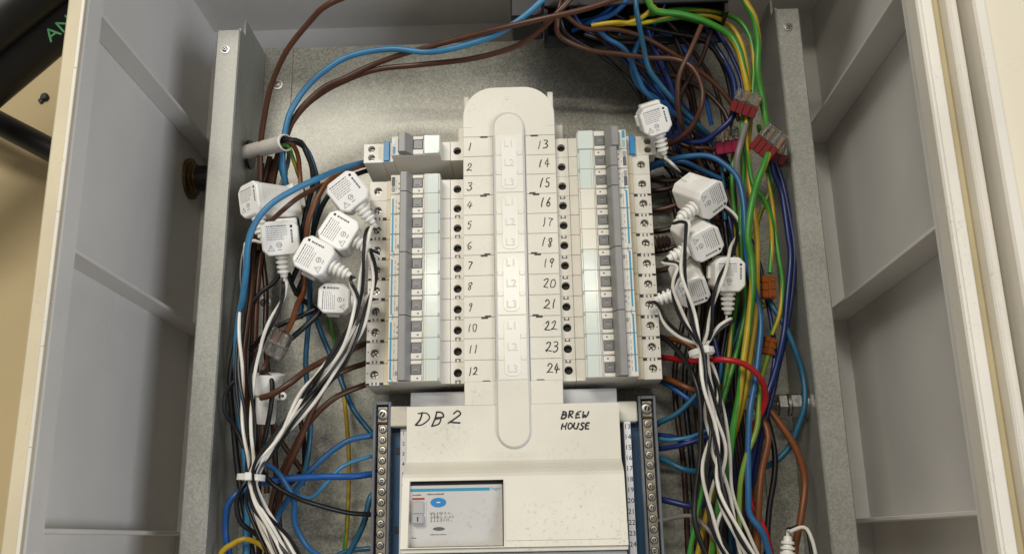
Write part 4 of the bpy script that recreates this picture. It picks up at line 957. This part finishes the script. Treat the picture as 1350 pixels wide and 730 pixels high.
wire('brown', 2.8, [(362,560,36),(374,586,38),(390,608,38),(402,624,36)], 'short brown wire crossing low behind the left bundle')
wire('darkbrown', 2.8, [(390,530,34),(396,556,34),(400,590,34),(398,620,32),(372,650,30),(360,690,28)], 'dark brown wire crossing low behind the left bundle')
wire('teal', 2.8, [(410,400,26),(425,440,30),(444,490,34),(464,537,38),(486,568,42),(498,580,40)], 'teal wire slanting down to the left neutral bar')
gy(2.2, [(428,400,16),(437,427,16),(446,477,16),(456,536,16),(460,603,16),(458,680,16),(452,745,16)], 'thin green and yellow wire running down the back plate beside the left bar', 200, 0.6, 'yellow', 'green')
wire('blue', 3.0, [(500,570,40),(488,573,46),(462,581,52),(434,596,54),(410,619,54),(391,644,52),(366,681,50),(350,745,46)], 'blue wire rising left bar end then falling left, topmost of the fan')
wire('lightblue', 2.0, [(500,600,40),(490,602,48),(457,612,56),(440,624,58),(428,641,58),(408,657,56),(390,650,52)], 'thin light blue wire joining the left neutral bar')
wire('royal', 3.4, [(500,625,40),(488,626,48),(462,627,56),(420,629,62),(380,629,68),(345,636,72)], 'thick bright blue wire running straight from the left bundle to the bar')
wire('blue', 2.8, [(338,606,60),(352,612,74),(366,621,76),(378,641,74),(387,661,68),(388,690,58),(405,718,50),(426,735,46)], 'blue wire dropping in a hook right of the left tie')
wire('black', 2.4, [(338,608,70),(346,619,80),(361,639,82),(385,654,80),(410,662,74),(457,674,60),(487,678,50),(500,679,42)], 'black wire running across to the left neutral bar')
wire('teal', 3.0, [(500,648,38),(488,655,42),(480,690,42),(464,721,40),(450,745,38)], 'teal wire curling down beside the left neutral bar')
wire('teal', 2.6, [(500,722,38),(484,724,40),(455,728,38),(420,745,36)], 'teal wire at the bottom of the left neutral bar')
wire('royal', 3.0, [(330,640,60),(315,649,66),(302,666,66),(298,698,62),(301,722,60),(305,745,60)], 'bright blue wire looping out towards the left channel')
wire('black', 2.4, [(326,634,80),(319,641,82),(313,660,80),(317,686,78),(331,701,74),(350,712,66)], 'black loop under the left tie')
gy(2.6, [(286,745,66),(293,727,68),(304,716,70),(322,711,70),(343,715,66),(356,730,60)], 'yellow wire looping at the bottom left corner', 300, 2, 'yellow', 'yellow')
wire('black', 2.4, [(318,497,78),(306,503,80),(296,519,78),(297,541,76),(311,564,72),(322,590,70)], 'black loop bulging out beside the white cup')
wire('black', 2.4, [(344,490,84),(356,498,86),(360,512,86),(357,545,84),(346,590,80)], 'black loop in front of the white cup')
wire('blue', 3.2, [(322,660,46),(324,690,46),(324,745,46)], 'straight blue wire below the left tie')

TG = 'wires tangled under the roof'
for k, (c2, pts) in enumerate((
    ('navy', [(790,20,80),(812,60,66),(836,90,54),(862,130,44),(884,170,36),(900,215,28)]),
    ('darkbrown', [(778,40,78),(810,66,66),(850,88,52),(880,128,44),(904,170,34),(926,230,28)]),
    ('brown', [(800,44,74),(840,66,64),(872,92,54),(893,130,46),(915,172,40),(938,215,34)]),
    ('black', [(812,30,70),(826,70,56),(842,110,44),(858,150,34),(872,190,28)]),
    ('navy', [(870,40,72),(884,80,60),(905,115,50),(914,150,42),(925,200,34)]),
    ('royal', [(815,45,72),(838,74,60),(862,108,50),(884,144,42),(912,178,36)]),
    ('teal', [(868,60,60),(884,100,48),(900,140,38),(918,180,30)]),
    ('darkbrown', [(890,50,74),(905,90,58),(914,130,48),(922,168,38),(940,210,32)]),
    ('black', [(905,45,78),(935,62,70),(955,95,62),(966,140,56),(960,180,46)]),
    ('brown', [(848,190,30),(872,198,34),(900,214,34),(928,226,30)]),
    ('darkbrown', [(850,206,26),(880,214,32),(910,226,34),(940,244,30)]),
    ('darkbrown', [(850,236,28),(876,240,36),(906,236,38),(936,226,34),(960,230,26)]))):
    wire(c2, 2.7, pts, ['navy wire lowest in the tangle nearest the roof box','dark brown wire crossing the middle of the right tangle','brown wire under the deep blue one in the right tangle','black wire at the left edge of the right tangle','navy wire in the middle of the right tangle beside the brown loop','deep blue wire deep in the right tangle','teal wire under the brown loop','dark brown wire inside the brown loop','black wire arching under the thick earth wires','brown wire running right just under the twin-terminal breaker','dark brown wire running right above the cream-sided sensor','dark brown wire lying behind the cream-sided sensor'][k], TG)

for k, (c2, pts) in enumerate((
    ('navy', [(752,10,96),(768,34,88),(806,62,72),(838,96,58),(866,126,46),(896,148,38),(924,170,30)]),
    ('black', [(735,-8,100),(740,30,94),(752,48,84),(790,72,64),(828,104,48),(850,140,34)]),
    ('navy', [(880,-10,100),(872,16,92),(858,44,80),(866,84,64),(884,118,54),(912,156,44),(930,196,34)]),
    ('darkbrown', [(860,10,86),(885,36,78),(915,70,66),(938,104,58),(952,140,54),(955,172,50)]),
    ('royal', [(866,40,76),(895,56,68),(915,92,58),(930,130,50),(938,165,42)]),
    ('navy', [(945,40,78),(962,70,74),(976,104,74),(980,128,74)]),
    ('black', [(790,0,100),(812,20,92),(848,36,86),(890,46,82),(930,56,78),(956,86,72)]),
    ('teal', [(904,160,36),(928,176,36),(944,196,34),(952,236,30),(956,290,26)]),
    ('brown', [(888,186,42),(914,196,46),(938,198,46),(958,210,44),(968,240,40)]),
    ('darkbrown', [(860,186,30),(890,206,30),(920,238,28),(940,280,26)]))):
    wire(c2, 2.4, pts, ['thin navy wire crossing left to right at the lower left of the tangle','thin black wire hanging at the left edge under the roof box','thin navy wire swinging down from the earth wires','thin dark brown wire falling towards the crimson connector','thin deep blue wire inside the right tangle near the brown loop','short navy wire dropping to the red connector','thin black wire running level under the yellow earths','thin teal wire passing left of the crimson connector','thin brown wire under the navy loop','thin dark brown wire lowest behind the blue arch'][k], TG)

rs = MB(); c = P(868, 322, 62)
pr = [(2.5, 0)]
for k in range(4): pr += [(4.2, .6+3.2*k), (6.6-.3*k, 1.4+3.2*k), (6.4-.3*k, 2.4+3.2*k), (4.2, 3.2+3.2*k)]
rs.lathe(pr+[(2.5, 14)], 'w_darkbrown', P(862, 322, 62), (1, .1, .15), 9)  # dark brown ribbed shape, identity unknown
o = rs.build('ribbed_piece', org=c); tag(o, 'dark brown ribbed piece between the right breaker stack and the white sensors', 'cable sleeve')

for k, (c2, pts) in enumerate((
    ('white', [(918,440,78),(925,466,84),(936,500,86),(930,550,86),(946,610,86),(934,670,88),(956,745,88)]),
    ('black', [(934,436,78),(927,466,82),(944,505,86),(952,560,88),(940,620,90),(964,680,90),(978,745,90)]),
    ('white', [(930,450,70),(926,470,78),(950,530,80),(962,590,82),(966,650,82),(986,700,82),(1006,745,82)]),
    ('black', [(914,446,72),(922,468,80),(928,520,84),(940,580,82),(934,640,82),(948,700,84),(972,745,84)]),
    ('white', [(470,430,70),(436,486,82),(396,536,88),(356,590,92),(336,628,88),(346,676,84),(372,720,86),(388,745,86)]),
    ('black', [(478,420,74),(446,476,84),(404,522,92),(364,572,98),(338,610,96),(328,632,90),(340,690,86),(368,745,86)]),
    ('black', [(316,420,78),(312,490,84),(318,550,86),(326,610,88),(330,632,86),(326,664,84),(346,712,86),(360,745,86)]))):
    wire(c2, 1.7, pts, ['loose white strand left in the right lead bundle','loose black strand crossing the right lead bundle','loose white strand furthest right in the right lead bundle','loose black strand at the back of the right lead bundle','loose white strand from the terminals joining the left lead bundle','loose black strand from the terminals joining the left lead bundle','loose black strand beside the left channel joining the left bundle'][k])
